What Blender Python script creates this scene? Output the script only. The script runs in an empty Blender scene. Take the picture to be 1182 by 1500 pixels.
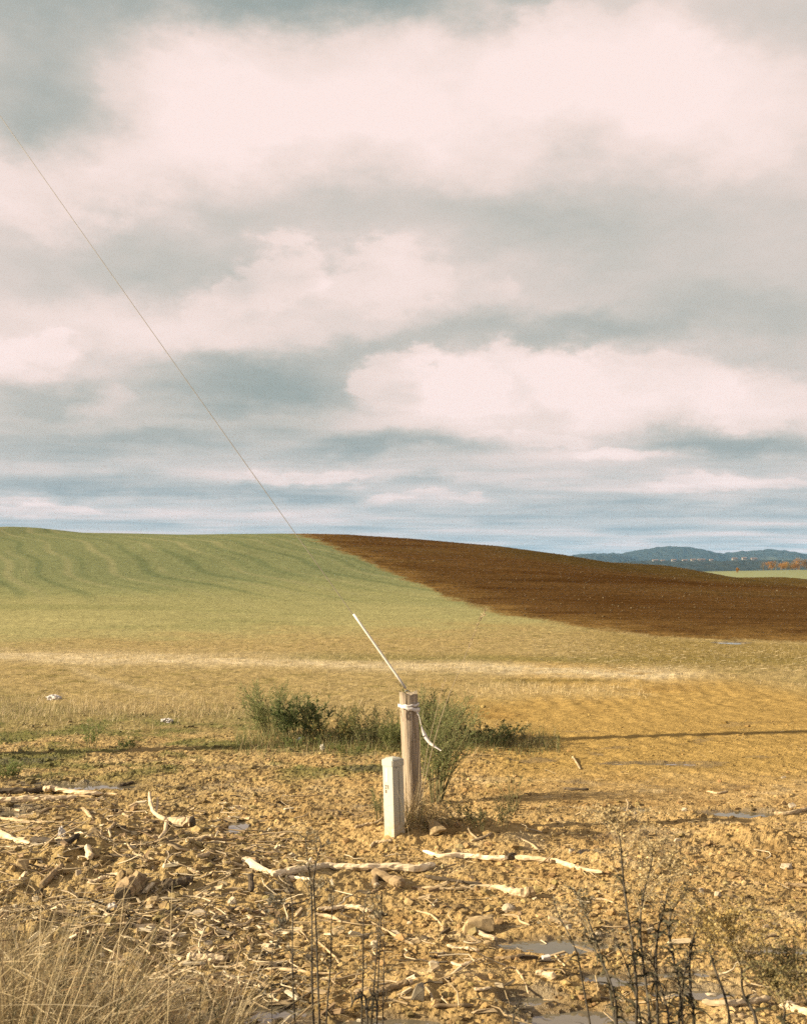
import bpy, bmesh, math, random
import numpy as np
from mathutils import Vector, Matrix, Quaternion
from mathutils import noise as mnoise

random.seed(7)
RNG = np.random.default_rng(11)
SC = bpy.context.scene
COL = SC.collection

# ------------------------------------------------------------------ camera
# measurements from the photograph: focal length in photo pixels, principal column, eye level row
F, CX, HY, EYE = 1700.0, 591.0, 845.0, 2.0
cam = bpy.data.cameras.new("camera")
cam.sensor_fit = 'HORIZONTAL'
cam.sensor_width = 36.0
cam.lens = 36.0 * F / 1182.0
cam.shift_y = (HY - 750.0) / 1182.0
cam.clip_start = 0.05
cam.clip_end = 60000.0
cam.dof.use_dof = True
cam.dof.focus_distance = 10.5
cam.dof.aperture_fstop = 8.0
camo = bpy.data.objects.new("camera", cam)
camo.location = (0, 0, EYE)
camo.rotation_euler = (math.radians(90), 0, 0)
COL.objects.link(camo)
SC.camera = camo

# ------------------------------------------------------------------ sun, sky, exposure
SUN_EL, SUN_AZ = math.radians(21.5), math.radians(10.0)      # from the left, a little behind the camera
SUN_DIR = Vector((-math.cos(SUN_AZ) * math.cos(SUN_EL), -math.sin(SUN_AZ) * math.cos(SUN_EL), math.sin(SUN_EL)))
sun = bpy.data.lights.new("sun", 'SUN')
sun.energy = 5.0
sun.angle = math.radians(0.6)
sun.color = (1.0, 0.83, 0.58)
suno = bpy.data.objects.new("sun", sun)
suno.rotation_euler = SUN_DIR.to_track_quat('Z', 'Y').to_euler()
suno.location = (-40, -5, 30)
COL.objects.link(suno)

SC.view_settings.view_transform = 'Standard'
SC.view_settings.look = 'None'
SC.view_settings.exposure = 1.60
SC.view_settings.gamma = 1.0
SC.view_settings.use_curve_mapping = False
EXPO = 2.0 ** SC.view_settings.exposure

SC.cycles.use_denoising = False
try:
    SC.cycles.denoiser = 'OPENIMAGEDENOISE'
    SC.cycles.denoising_prefilter = 'ACCURATE'
    SC.cycles.denoising_input_passes = 'RGB_ALBEDO_NORMAL'
except Exception:
    pass
SC.cycles.max_bounces = 6
SC.cycles.diffuse_bounces = 2
SC.cycles.glossy_bounces = 2
SC.cycles.transmission_bounces = 4
SC.cycles.volume_bounces = 0
SC.cycles.use_adaptive_sampling = True
SC.cycles.adaptive_threshold = 0.01
SC.cycles.adaptive_min_samples = 16


def lin(r, g, b):
    """display colour 0-255 -> linear"""
    f = lambda c: c / 12.92 if c <= 0.04045 else ((c + 0.055) / 1.055) ** 2.4
    return tuple(f(c / 255.0) for c in (r, g, b))


class NT:
    """small helper to write node trees"""
    def __init__(self, tree):
        self.t = tree
        tree.nodes.clear()

    def n(self, kind, **kw):
        nd = self.t.nodes.new(kind)
        for k, v in kw.items():
            setattr(nd, k, v)
        return nd

    def link(self, a, b):
        self.t.links.new(a, b)

    def put(self, sock, v):
        if hasattr(v, 'is_output') or isinstance(v, bpy.types.NodeSocket):
            self.t.links.new(v, sock)
        else:
            sock.default_value = v

    def m(self, op, a, b=None, c=None, clamp=False):
        nd = self.n('ShaderNodeMath', operation=op, use_clamp=clamp)
        for i, v in enumerate((a, b, c)):
            if v is not None:
                self.put(nd.inputs[i], v)
        return nd.outputs[0]

    def v(self, op, a, b=None, c=None, out=0):
        nd = self.n('ShaderNodeVectorMath', operation=op)
        for i, x in enumerate((a, b, c)):
            if x is not None:
                self.put(nd.inputs[i], x)
        return nd.outputs['Value'] if out == 'v' else nd.outputs[0]

    def scale(self, a, s):
        nd = self.n('ShaderNodeVectorMath', operation='SCALE')
        self.put(nd.inputs[0], a)
        self.put(nd.inputs['Scale'], s)
        return nd.outputs[0]

    def noise(self, vec, scale=1.0, detail=4.0, rough=0.55, dist=0.0, lac=2.0, w=None, color=False):
        nd = self.n('ShaderNodeTexNoise', noise_dimensions='3D' if w is None else '4D')
        self.put(nd.inputs['Vector'], vec)
        nd.inputs['Scale'].default_value = scale
        nd.inputs['Detail'].default_value = detail
        nd.inputs['Roughness'].default_value = rough
        nd.inputs['Distortion'].default_value = dist
        nd.inputs['Lacunarity'].default_value = lac
        if w is not None:
            nd.inputs['W'].default_value = w
        return nd.outputs['Color' if color else 'Fac']

    def ramp(self, fac, stops, interp='LINEAR'):
        nd = self.n('ShaderNodeValToRGB')
        nd.color_ramp.interpolation = interp
        el = nd.color_ramp.elements
        while len(el) < len(stops):
            el.new(0.5)
        for e, (p, c) in zip(el, stops):
            e.position = p
            e.color = (*c, 1.0) if len(c) == 3 else c
        self.put(nd.inputs[0], fac)
        return nd.outputs[0]

    def mix(self, fac, a, b, mode='MIX'):
        nd = self.n('ShaderNodeMix', data_type='RGBA', blend_type=mode)
        self.put(nd.inputs[0], fac)
        for s, v in ((nd.inputs[6], a), (nd.inputs[7], b)):
            self.put(s, (*v, 1.0) if isinstance(v, tuple) and len(v) == 3 else v)
        return nd.outputs[2]

    def remap(self, v, a, b, c=0.0, d=1.0, smooth=False):
        nd = self.n('ShaderNodeMapRange', interpolation_type='SMOOTHSTEP' if smooth else 'LINEAR')
        for i, x in enumerate((v, a, b, c, d)):
            self.put(nd.inputs[i], x)
        return nd.outputs[0]


# broken cloud deck: (photo column, row, half width, half height, brightness) of its large masses
CLOUDS = [
    # high dark edge, bright upper deck
    (150, 0, 470, 52, -0.50), (560, 10, 200, 50, -0.34), (50, 150, 120, 80, -0.46), (755, 15, 45, 22, -0.20), (1150, 30, 120, 40, -0.16),
    (330, 165, 210, 90, 0.26), (810, 120, 280, 95, 0.30), (1080, 170, 160, 100, 0.20), (20, 262, 140, 48, 0.30), (560, 200, 220, 60, 0.20),
    # middle greys
    (240, 375, 95, 56, -0.26), (80, 360, 110, 44, -0.14), (560, 325, 180, 40, -0.17), (800, 315, 140, 55, -0.10),
    (1030, 350, 210, 110, -0.22), (920, 420, 90, 45, -0.10), (700, 470, 120, 30, -0.10),
    (560, 415, 140, 42, 0.14), (110, 470, 160, 36, 0.18), (300, 475, 130, 28, 0.14),
    # dark base and the cumulus beneath it
    (420, 556, 150, 46, -0.42), (310, 545, 110, 40, -0.20), (560, 510, 110, 22, -0.18), (830, 500, 140, 24, -0.34), (1090, 480, 130, 40, -0.24),
    (30, 522, 60, 28, 0.24), (95, 582, 80, 24, -0.28), (168, 580, 28, 16, 0.30),
    (900, 580, 170, 40, 0.16), (640, 612, 110, 24, 0.10), (1090, 595, 120, 26, 0.12), (1090, 545, 110, 18, -0.10),
    # receding bands
    (110, 645, 200, 24, -0.30), (60, 700, 160, 17, -0.50), (250, 628, 120, 16, -0.18), (560, 655, 120, 12, -0.30), (1080, 650, 130, 16, -0.46),
    (500, 693, 120, 10, 0.24), (820, 640, 110, 14, 0.20), (1080, 705, 110, 11, 0.30), (900, 668, 80, 9, 0.22), (80, 738, 100, 9, 0.28), (330, 742, 130, 8, 0.12),
    (760, 720, 200, 10, -0.22), (420, 718, 130, 9, -0.26), (1100, 745, 130, 8, -0.24),
]
# heads of cumulus with a crisp, billowed rim
HEADS = [
    (385, 405, 95, 55, 0.24), (560, 420, 110, 50, 0.13), (700, 440, 80, 40, 0.06),
    (640, 575, 115, 50, 0.30), (770, 580, 150, 58, 0.24), (930, 590, 150, 60, 0.16), (1100, 600, 130, 48, 0.12), (30, 520, 70, 30, 0.14),
    (270, 190, 160, 130, 0.12), (500, 150, 200, 110, 0.07), (860, 110, 190, 105, 0.12), (1080, 170, 150, 110, 0.06), (30, 300, 140, 70, 0.10),
    (440, 700, 90, 12, 0.20), (1080, 712, 110, 14, 0.20), (900, 672, 80, 11, 0.16), (760, 652, 110, 14, 0.16), (70, 745, 90, 11, 0.2), (610, 735, 90, 8, 0.14),
]

world = bpy.data.worlds.new("World")
SC.world = world
world.use_nodes = True
w = NT(world.node_tree)
tc = w.n('ShaderNodeTexCoord').outputs['Generated']
sep = w.n('ShaderNodeSeparateXYZ')
w.link(tc, sep.inputs[0])
dx, dy, dz = sep.outputs
ay = w.m('MAXIMUM', w.m('ABSOLUTE', dy), 0.02)
zz = w.m('MAXIMUM', dz, 0.0)
a = w.m('DIVIDE', dx, ay)
b = w.m('DIVIDE', zz, ay)
comb = w.n('ShaderNodeCombineXYZ')
w.link(a, comb.inputs[0]); w.link(b, comb.inputs[1])
ab = comb.outputs[0]
# the deck seen in perspective: a plane overhead
inv = w.m('DIVIDE', 1.0, w.m('ADD', zz, 0.045))
plane = w.scale(tc, inv)
sepp = w.n('ShaderNodeSeparateXYZ'); w.link(plane, sepp.inputs[0])
combp = w.n('ShaderNodeCombineXYZ'); w.link(sepp.outputs[0], combp.inputs[0]); w.link(sepp.outputs[1], combp.inputs[1])
pl = combp.outputs[0]
n1 = w.noise(pl, 0.55, 6.0, 0.58, color=True)
wv = w.v('SUBTRACT', n1, (0.5, 0.5, 0.5))
# billows in direction space keep the near masses round
n2 = w.noise(w.v('MULTIPLY', tc, (1.0, 1.0, 1.9)), 8.0, 6.0, 0.62, color=True)
wv2 = w.v('SUBTRACT', n2, (0.5, 0.5, 0.5))
n3 = w.noise(w.v('MULTIPLY', tc, (1.0, 1.0, 2.2)), 3.0, 3.0, 0.5, color=True)
wv3 = w.v('SUBTRACT', n3, (0.5, 0.5, 0.5))
fall = w.remap(b, 0.0, 0.22, 0.12, 1.0)
warp = w.v('MULTIPLY', w.v('ADD', w.scale(wv2, 0.19), w.scale(wv3, 0.07)), (1.0, 0.62, 0.0))
warp = w.v('ADD', w.scale(warp, fall), w.v('MULTIPLY', wv, (0.10, 0.012, 0.0)))
abw = w.v('ADD', ab, warp)
# cauliflower rims: billow field shared by all heads
vr = w.n('ShaderNodeTexVoronoi', feature='F1', normalize=True)
w.link(w.v('ADD', w.v('MULTIPLY', tc, (1.0, 1.0, 1.35)), w.scale(wv2, 0.10)), vr.inputs['Vector'])
vr.inputs['Scale'].default_value = 11.0
vr.inputs['Detail'].default_value = 2.5
vr.inputs['Roughness'].default_value = 0.55
billow = w.m('SUBTRACT', vr.outputs['Distance'], 0.30)
tot = None
hmask = None
for k, (px, py, sx, sy, val) in enumerate(CLOUDS + HEADS):
    c0 = ((px - CX) / F, (HY - py) / F, 0.0)
    s0 = (F / (sx * 1.15), F / (sy * 1.15), 0.0)
    d = w.v('MULTIPLY', w.v('SUBTRACT', abw, c0), s0)
    r2 = w.v('DOT_PRODUCT', d, d, out='v')
    # compact rounded mass: val * max(0, 1 - r2/4)^3
    if k < len(CLOUDS):
        q = w.m('MULTIPLY_ADD', r2, -0.36, 1.0, clamp=True)
    else:
        # crisp above, melting into the base below
        sy_ = w.n('ShaderNodeSeparateXYZ'); w.link(d, sy_.inputs[0])
        hard = w.remap(sy_.outputs[1], -0.7, 0.5, 0.5, 2.0)
        q = w.m('MULTIPLY', w.m('SUBTRACT', w.m('MULTIPLY_ADD', billow, -2.1, 1.0), r2), hard)
        q = w.m('MULTIPLY_ADD', q, 1.0, 0.25, clamp=True)
        if val > 0:
            hmask = q if hmask is None else w.m('MAXIMUM', hmask, q)
    q = w.m('MULTIPLY', q, q)
    tot = w.m('MULTIPLY', q, val) if tot is None else w.m('MULTIPLY_ADD', q, val, tot)
fine = w.noise(pl, 0.85, 6.0, 0.58, dist=0.35)
fine2 = w.noise(w.v('MULTIPLY', tc, (1.0, 1.0, 2.0)), 8.0, 6.0, 0.58)
bandA = w.noise(w.v('MULTIPLY', pl, (0.5, 1.0, 1.0)), 1.0, 4.0, 0.55, w=3.1)
bandB = w.noise(w.v('MULTIPLY', w.scale(pl, 1.035), (0.5, 1.0, 1.0)), 1.0, 4.0, 0.55, w=3.1)
L = w.m('ADD', w.m('MULTIPLY', tot, 0.95), 0.60)
L = w.m('MULTIPLY_ADD', w.m('MULTIPLY', billow, hmask), -0.40, L)
hz = w.remap(b, 0.02, 0.20, 1.0, 0.0)
L = w.m('MULTIPLY_ADD', w.m('SUBTRACT', fine, 0.5), w.m('MULTIPLY_ADD', hz, 0.5, 0.42), L)
L = w.m('MULTIPLY_ADD', w.m('SUBTRACT', fine2, 0.5), w.remap(b, 0.03, 0.2, 0.05, 0.50), L)
L = w.m('MULTIPLY_ADD', w.remap(bandA, 0.40, 0.60, -0.5, 0.5, True), w.m('MULTIPLY', hz, 0.42), L)
L = w.m('MULTIPLY_ADD', w.m('SUBTRACT', bandB, bandA), w.m('MULTIPLY', hz, 1.3), L)
L = w.m('MULTIPLY_ADD', hz, -0.10, L)
cl = w.ramp(L, [
    (0.00, lin(158, 167, 163)), (0.18, lin(179, 181, 175)), (0.36, lin(200, 195, 187)),
    (0.56, lin(221, 208, 200)), (0.76, lin(240, 221, 213)), (1.00, lin(254, 233, 227))], 'LINEAR')
cl2 = w.ramp(L, [
    (0.00, lin(140, 159, 168)), (0.25, lin(166, 179, 184)), (0.50, lin(197, 200, 200)),
    (0.75, lin(226, 214, 211)), (1.00, lin(245, 228, 224))], 'LINEAR')
cl = w.mix(w.remap(b, 0.03, 0.13, 1.0, 0.0), cl, cl2)
# pale blue sky in the thin spots of the deck
sky = w.n('ShaderNodeTexSky', sky_type='NISHITA', sun_disc=False)
sky.sun_elevation = SUN_EL
sky.sun_rotation = math.radians(270.0) - SUN_AZ
sky.dust_density = 2.0
skyb = w.scale(sky.outputs[0], 0.10 * EXPO)
gap = w.m('MULTIPLY', w.remap(L, 0.05, -0.3, 0.0, 0.06, True), 1.0)
cc = w.mix(gap, cl, skyb)
bg = w.n('ShaderNodeBackground')
w.link(w.scale(cc, 1.0 / EXPO), bg.inputs[0])
bg.inputs[1].default_value = 1.0
out = w.n('ShaderNodeOutputWorld')
w.link(bg.outputs[0], out.inputs[0])
world.cycles.sampling_method = 'MANUAL'
world.cycles.sample_map_resolution = 256

# ------------------------------------------------------------------ noise, terrain
_perm = np.random.default_rng(3).permutation(4096)
_ang = np.random.default_rng(4).random(4096) * 2 * np.pi
_gx, _gy = np.cos(_ang), np.sin(_ang)


def perlin(x, y, seed=0):
    x = np.asarray(x, float); y = np.asarray(y, float)
    xi = np.floor(x).astype(np.int64); yi = np.floor(y).astype(np.int64)
    xf, yf = x - xi, y - yi
    u = xf * xf * xf * (xf * (xf * 6 - 15) + 10)
    v = yf * yf * yf * (yf * (yf * 6 - 15) + 10)

    def g(ix, iy, fx, fy):
        h = _perm[(_perm[(ix + seed * 131) & 4095] + iy) & 4095]
        return _gx[h] * fx + _gy[h] * fy
    n00 = g(xi, yi, xf, yf); n10 = g(xi + 1, yi, xf - 1, yf)
    n01 = g(xi, yi + 1, xf, yf - 1); n11 = g(xi + 1, yi + 1, xf - 1, yf - 1)
    return 1.5 * ((n00 * (1 - u) + n10 * u) * (1 - v) + (n01 * (1 - u) + n11 * u) * v)


def fbm(x, y, octv=4, gain=0.5, seed=0):
    t, amp, f = 0.0, 1.0, 1.0
    for k in range(octv):
        t = t + amp * perlin(x * f + 17.3 * k, y * f - 9.1 * k, seed + k)
        amp *= gain; f *= 2.03
    return t


def sstep(a, b, x):
    t = np.clip((np.asarray(x, float) - a) / (b - a), 0, 1)
    return t * t * (3 - 2 * t)


# skyline of the hill: photo column, row
SKYLINE = [(-700, 800), (-300, 778), (0, 773), (60, 775.5), (135, 780.5), (300, 781.5), (437, 782), (520, 784), (600, 789.5), (700, 798),
           (770, 807), (830, 816), (900, 826), (1000, 837), (1060, 842), (1100, 846), (1182, 850), (1500, 868), (2000, 880)]
YC = 160.0
_sx = np.array([(p - CX) / F * YC for p, q in SKYLINE])
_se = np.array([(HY - q) / F for p, q in SKYLINE])
_zc = EYE + _se * YC


def hill_shape(x, y, zc):
    t = np.clip((y - 34.0) / (YC - 34.0), 0, None)
    rise = np.where(t < 1, 0.5 - 0.5 * np.cos(np.pi * np.minimum(t, 1) ** 0.94), 1.0)
    zt = np.interp(x, _sx, zc)
    z = zt * rise
    over = np.clip(y - YC, 0, None)
    fallz = np.minimum(0.00060 * over ** 2, 4.0 + 0.06 * over)
    z = z - np.minimum(fallz, zt + 9.0)
    return z


# fit the crest so that the skyline stands where it was measured
for _ in range(14):
    yy = np.linspace(40, 230, 400)
    for i, (p, q) in enumerate(SKYLINE):
        tx = (p - CX) / F
        el = (hill_shape(tx * yy, yy, _zc) - EYE) / yy
        _zc[i] += 0.8 * (_se[i] - el.max()) * YC

# puddles: photo column, row, half width px, half height px
PUDDLES = [
    (395, 1487, 78, 22), (560, 1497, 82, 10), (830, 1383, 92, 11), (1140, 1389, 60, 5), (905, 1432, 62, 10), (845, 1490, 92, 17),
    (775, 1464, 42, 8), (1000, 1425, 50, 6), (869, 1252, 17, 4.5), (1088, 1190, 48, 4.5), (345, 1210, 17, 8), (118, 1151, 82, 4.5), (8, 1192, 44, 7),
    (1070, 940.5, 19, 1.6), (985, 1289, 30, 3.5), (925, 1183, 30, 3), (960, 1118, 60, 2.4), (1010, 1454, 60, 9),
]


def flat_pt(px, py):
    y = EYE * F / (py - HY)
    return (px - CX) / F * y, y


PUD = []
for (px, py, hw, hh) in PUDDLES:
    x, y = flat_pt(px, py)
    ry = abs(EYE * F / (py - hh - HY) - EYE * F / (py + hh - HY)) / 2
    PUD.append([x, y, hw / F * y, max(ry, 0.05)])

# mounds of loose earth: photo column, row, radius m, height m
MOUNDS = [(1105, 1228, 0.24, 0.10), (705, 1222, 0.34, 0.07), (604, 1224, 0.40, 0.06), (60, 1285, 0.5, 0.11), (235, 1285, 0.4, 0.10), (150, 1225, 0.5, 0.08), (120, 1265, 0.35, 0.08), (300, 1270, 0.35, 0.07),
          (420, 1290, 0.5, 0.05), (330, 1300, 0.4, 0.05), (880, 1265, 0.25, 0.06), (60, 1390, 0.6, 0.12), (660, 1450, 0.3, 0.04), (450, 1080, 0.9, 0.04), (640, 1080, 0.8, 0.03), (740, 1080, 0.5, 0.03)]
MND = []
for (px, py, r, h) in MOUNDS:
    MND.append((*flat_pt(px, py), r, h))


def mud_mask(x, y):
    """1 on the churned near ground, 0 on the field behind"""
    return 1 - sstep(12.5, 19.0, y + 1.2 * perlin(x * 0.3, y * 0.3, 40))


def height(x, y, fine=True):
    x = np.asarray(x, float); y = np.asarray(y, float)
    z = hill_shape(x, y, _zc)
    z = z + 0.10 * fbm(x * 0.06, y * 0.06, 2, 0.5, 7) * (1 - sstep(25, 60, y)) * sstep(11, 20, y)
    z = z + 0.25 * fbm(x * 0.02, y * 0.02, 3, 0.5, 8) * sstep(40, 90, y) * (1 - sstep(170, 260, y))
    # second rise beyond the valley on the right
    far = sstep(330, 560, y) * (1 - sstep(700, 1200, y))
    z = z + far * (9.0 + 5.3) * sstep(40, 190, x)
    z = np.where(y > 260, z - 0.0 * y, z)
    mud = mud_mask(x, y)
    rg = np.zeros_like(z)
    if fine:
        clod = np.abs(fbm(x * 4.2, y * 4.2, 2, 0.55, 20))
        rg = mud * (0.028 * fbm(x * 0.8, y * 0.8, 2, 0.5, 21) + 0.014 * fbm(x * 3.0, y * 3.0, 2, 0.5, 22)
                    + 0.011 * fbm(x * 8.5, y * 8.5, 2, 0.6, 23) + 0.013 * (clod - 0.3)
                    + 0.008 * fbm(x * 22.0, y * 22.0, 2, 0.7, 24))
        smooth = sstep(-0.2, 1.6, x - 0.12 * (y - 9)) * sstep(9.3, 10.6, y)            # harrowed, rolled part on the right
        rg = rg * (1 - 0.52 * smooth)
        # harrow lines curving away
        ang = 0.95 + 0.03 * (y - 12)
        s = x * np.sin(ang) + y * np.cos(ang)
        harrow = (np.sin(s * 2 * np.pi / 0.30 + 3.0 * perlin(x * 0.5, y * 0.5, 31)) + 0.5 * perlin(x * 7, y * 7, 33)) * (0.5 + perlin(x * 0.5, y * 0.8, 34))
        rg = rg + 0.0055 * harrow * sstep(0.3, 2.2, x) * sstep(9.8, 11.5, y) * (1 - sstep(21, 27, y))
        # field behind: tussocky
        rg = rg + (1 - mud) * (1 - sstep(40, 60, y)) * (0.018 * fbm(x * 2.2, y * 2.2, 3, 0.6, 35))
        # wheel ruts crossing the wet ground left of the post
        for off in (0.0, 0.42):
            d = (y - (9.75 + off) + 0.10 * (x + 1.5)) + 0.05 * perlin(x * 2, y * 2, 36)
            rg = rg - 0.03 * np.exp(-(d / 0.09) ** 2) * sstep(-2.6, -1.7, x) * (1 - sstep(-0.9, -0.2, x))
        # ploughed furrows on the hill
        rg = rg + 0.012 * fbm(x * 0.9, y * 0.9, 3, 0.6, 37) * sstep(45, 70, y) * (1 - sstep(180, 230, y))
    z = z + rg
    for (mx, my, r, h) in MND:
        d2 = ((x - mx) ** 2 + (y - my) ** 2) / r ** 2
        z = z + h * np.exp(-d2) * (1.0 + 0.4 * perlin(x * 9, y * 9, 50))
    for p in PUD:
        ex, ey, rx, ry = p[:4]
        lvl = p[4] if len(p) > 4 else None
        if lvl is None:
            continue
        d = np.sqrt(((x - ex) / rx) ** 2 + ((y - ey) / ry) ** 2)
        sel = d < 2.0
        if not np.any(sel):
            continue
        dd = d + 0.42 * fbm(x * 3.3, y * 3.3, 3, 0.55, 60) + 0.10 * perlin(x * 22, y * 22, 61)
        bed = lvl + 0.030 * (dd ** 2 - 1.0)
        k = 1 - sstep(0.9, 1.6, d)
        z = np.where(sel, z * (1 - k) + (bed + 0.25 * rg * sstep(0.5, 1.0, dd)) * k, z)
        z = np.where(sel & (d > 1.35), np.maximum(z, lvl + 0.004), z)
    return z


for p in PUD:
    p.append(float(height(np.array([p[0]]), np.array([p[1]]), False)[0]) - 0.022)


# ------------------------------------------------------------------ object helpers
def new_obj(name, verts, faces, mat=None, parent=None, smooth=False, loc=None):
    me = bpy.data.meshes.new(name)
    me.from_pydata([tuple(v) for v in verts], [], [tuple(f) for f in faces])
    if smooth:
        me.polygons.foreach_set('use_smooth', [True] * len(me.polygons))
    me.update()
    o = bpy.data.objects.new(name, me)
    COL.objects.link(o)
    if mat:
        me.materials.append(mat)
    if parent:
        o.parent = parent
    if loc is not None:
        o.location = loc
    return o


def np_mesh(name, V, Fc, mat, col=None, smooth=False, parent=None):
    """V (n,3), Fc (m,k) with k 3 or 4; col (n,3) optional point colour"""
    me = bpy.data.meshes.new(name)
    V = np.asarray(V, np.float32); Fc = np.asarray(Fc, np.int32)
    m, k = Fc.shape
    me.vertices.add(len(V)); me.vertices.foreach_set('co', V.ravel())
    me.loops.add(m * k); me.loops.foreach_set('vertex_index', Fc.ravel())
    me.polygons.add(m)
    me.polygons.foreach_set('loop_start', np.arange(0, m * k, k, dtype=np.int32))
    me.polygons.foreach_set('loop_total', np.full(m, k, dtype=np.int32))
    me.polygons.foreach_set('use_smooth', np.full(m, bool(smooth)))
    me.update(calc_edges=True)
    if col is not None:
        at = me.attributes.new('tint', 'FLOAT_COLOR', 'POINT')
        c4 = np.ones((len(V), 4), np.float32); c4[:, :3] = col
        at.data.foreach_set('color', c4.ravel())
    me.materials.append(mat)
    o = bpy.data.objects.new(name, me)
    COL.objects.link(o)
    if parent:
        o.parent = parent
    return o


def tag(o, label=None, cat=None, group=None, kind=None):
    for k, v in (('label', label), ('category', cat), ('group', group), ('kind', kind)):
        if v:
            o[k] = v
    return o


def empty(name, loc=(0, 0, 0)):
    o = bpy.data.objects.new(name, None)
    o.empty_display_size = 0.1
    o.location = loc
    COL.objects.link(o)
    return o


def material(name, rough=0.9, spec=0.2):
    m = bpy.data.materials.new(name)
    m.use_nodes = True
    t = NT(m.node_tree)
    bs = t.n('ShaderNodeBsdfPrincipled')
    bs.inputs['Roughness'].default_value = rough
    bs.inputs['Specular IOR Level'].default_value = spec
    o = t.n('ShaderNodeOutputMaterial')
    t.link(bs.outputs[0], o.inputs[0])
    return m, t, bs


def tint_mat(name, rough=0.9, spec=0.15, scale=30.0, var=0.35, transl=0.0, bump=0.0):
    """surface with its own colour per piece (attribute tint) and a little mottling"""
    m, t, bs = material(name, rough, spec)
    at = t.n('ShaderNodeAttribute', attribute_name='tint').outputs['Color']
    pos = t.n('ShaderNodeNewGeometry').outputs['Position']
    nz = t.noise(pos, scale, 4.0, 0.6)
    f = t.remap(nz, 0.25, 0.75, 0.80 * (1.0 - var), 0.80 * (1.0 + var))
    c = t.scale(at, f)
    t.link(c, bs.inputs['Base Color'])
    if bump:
        bp = t.n('ShaderNodeBump'); bp.inputs['Strength'].default_value = bump; bp.inputs['Distance'].default_value = 0.02
        t.link(nz, bp.inputs['Height']); t.link(bp.outputs[0], bs.inputs['Normal'])
    if transl:
        tr = t.n('ShaderNodeBsdfTranslucent'); t.link(c, tr.inputs[0])
        mx = t.n('ShaderNodeMixShader'); mx.inputs[0].default_value = transl
        t.link(bs.outputs[0], mx.inputs[1]); t.link(tr.outputs[0], mx.inputs[2])
        o = [n for n in t.t.nodes if n.type == 'OUTPUT_MATERIAL'][0]
        t.link(mx.outputs[0], o.inputs[0])
    return m


# ------------------------------------------------------------------ the ground sheet
def grow(a, b, ratio):
    n = max(2, int(math.log(b / a) / math.log(1 + ratio)))
    return np.geomspace(a, b, n, endpoint=False)


rows = np.concatenate([grow(1.0, 3.6, 0.03), grow(3.6, 22, 0.0036), grow(22, 60, 0.0050), grow(60, 190, 0.0065), grow(190, 1300, 0.025), grow(1300, 16000, 0.10), [16000.0]])
cin = np.linspace(-0.385, 0.385, 590)
cout = 0.385 + np.cumsum(np.geomspace(0.004, 0.06, 42))
cols = np.concatenate([-cout[::-1], cin, cout])
GY, GT = np.meshgrid(rows, cols, indexing='ij')
GX = GT * (GY + 1.0)          # a wedge that is a little wider than the lens near the camera
GZ = height(GX, GY)
# beyond the valley the land lies low, under the far hills
GZ = np.where(GY > 1200, np.minimum(GZ, -9.0 - 0.002 * (GY - 1200)), GZ)
NR, NC = GX.shape



def lookup(grid, x, y):
    """bilinear value of a grid laid over the ground"""
    x = np.asarray(x, float); y = np.asarray(y, float)
    i = np.clip(np.searchsorted(rows, y) - 1, 0, NR - 2)
    tt = x / (y + 1.0)
    j = np.clip(np.searchsorted(cols, tt) - 1, 0, NC - 2)
    u = np.clip((y - rows[i]) / (rows[i + 1] - rows[i]), 0, 1)
    v = np.clip((tt - cols[j]) / (cols[j + 1] - cols[j]), 0, 1)
    if grid.ndim == 3:
        u, v = u[..., None], v[..., None]
    return (grid[i, j] * (1 - u) + grid[i + 1, j] * u) * (1 - v) + (grid[i, j + 1] * (1 - u) + grid[i + 1, j + 1] * u) * v


def hgts(x, y):
    return lookup(GZ, x, y)


def hgt(x, y):
    return float(lookup(GZ, np.array([x]), np.array([y]))[0])


def gnd(px, py):
    """the point of the ground seen at a photo pixel"""
    y = EYE * F / (py - HY)
    for _ in range(8):
        x = (px - CX) / F * y
        yy_ = np.linspace(y - 0.15, y + 0.15, 9)
        z = float(lookup(GZ, np.full(9, x), yy_).mean())
        y = 0.4 * y + 0.6 * (EYE - z) * F / (py - HY)
    return (px - CX) / F * y, y, z


# survey of the cover: photo column/row of every ground point
PXX = CX + F * GX / GY
PYY = HY + F * (EYE - GZ) / GY
n_big = fbm(GX * 0.05, GY * 0.05, 4, 0.55, 70)
n_mid = fbm(GX * 0.35, GY * 0.35, 4, 0.55, 74)
n_sm = fbm(GX * 1.7, GY * 1.7, 4, 0.6, 78)
n_fin = fbm(GX * 7.0, GY * 7.0, 3, 0.6, 82)

EDGE = [(-4000, 700), (380, 770), (437, 782), (470, 793), (515, 812), (560, 832), (600, 852), (650, 872), (700, 888), (760, 902), (860, 918), (960, 931), (1060, 937), (1182, 940), (3000, 955)]
edge_row = np.interp(PXX, [p for p, q in EDGE], [q for p, q in EDGE]) + 2.0 * perlin(GX * 0.12, GY * 0.12, 90) + 1.2 * perlin(GX * 0.6, GY * 0.6, 91)
plough = np.where(GY < YC - 8, sstep(-4.0, 4.0, edge_row - PYY + 3.5 * perlin(GX * 1.1, GY * 0.35, 92) + 2.5 * n_fin + 2.0 * n_mid), (GX > (437 - CX) / F * YC).astype(float))
plough = plough * sstep(22, 28, GY) * (1 - sstep(230, 300, GY))

C = lambda r, g, b: np.array(lin(r, g, b))
ILL = np.array([2.40, 2.08, 1.62])          # light on level ground, as displayed


def alb(r, g, b):
    return C(r, g, b) / ILL


def mixc(c, k, d):
    return c * (1 - k[..., None]) + d * k[..., None]


mud = mud_mask(GX, GY)
col = np.zeros(GX.shape + (3,)) + alb(196, 160, 96)
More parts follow.
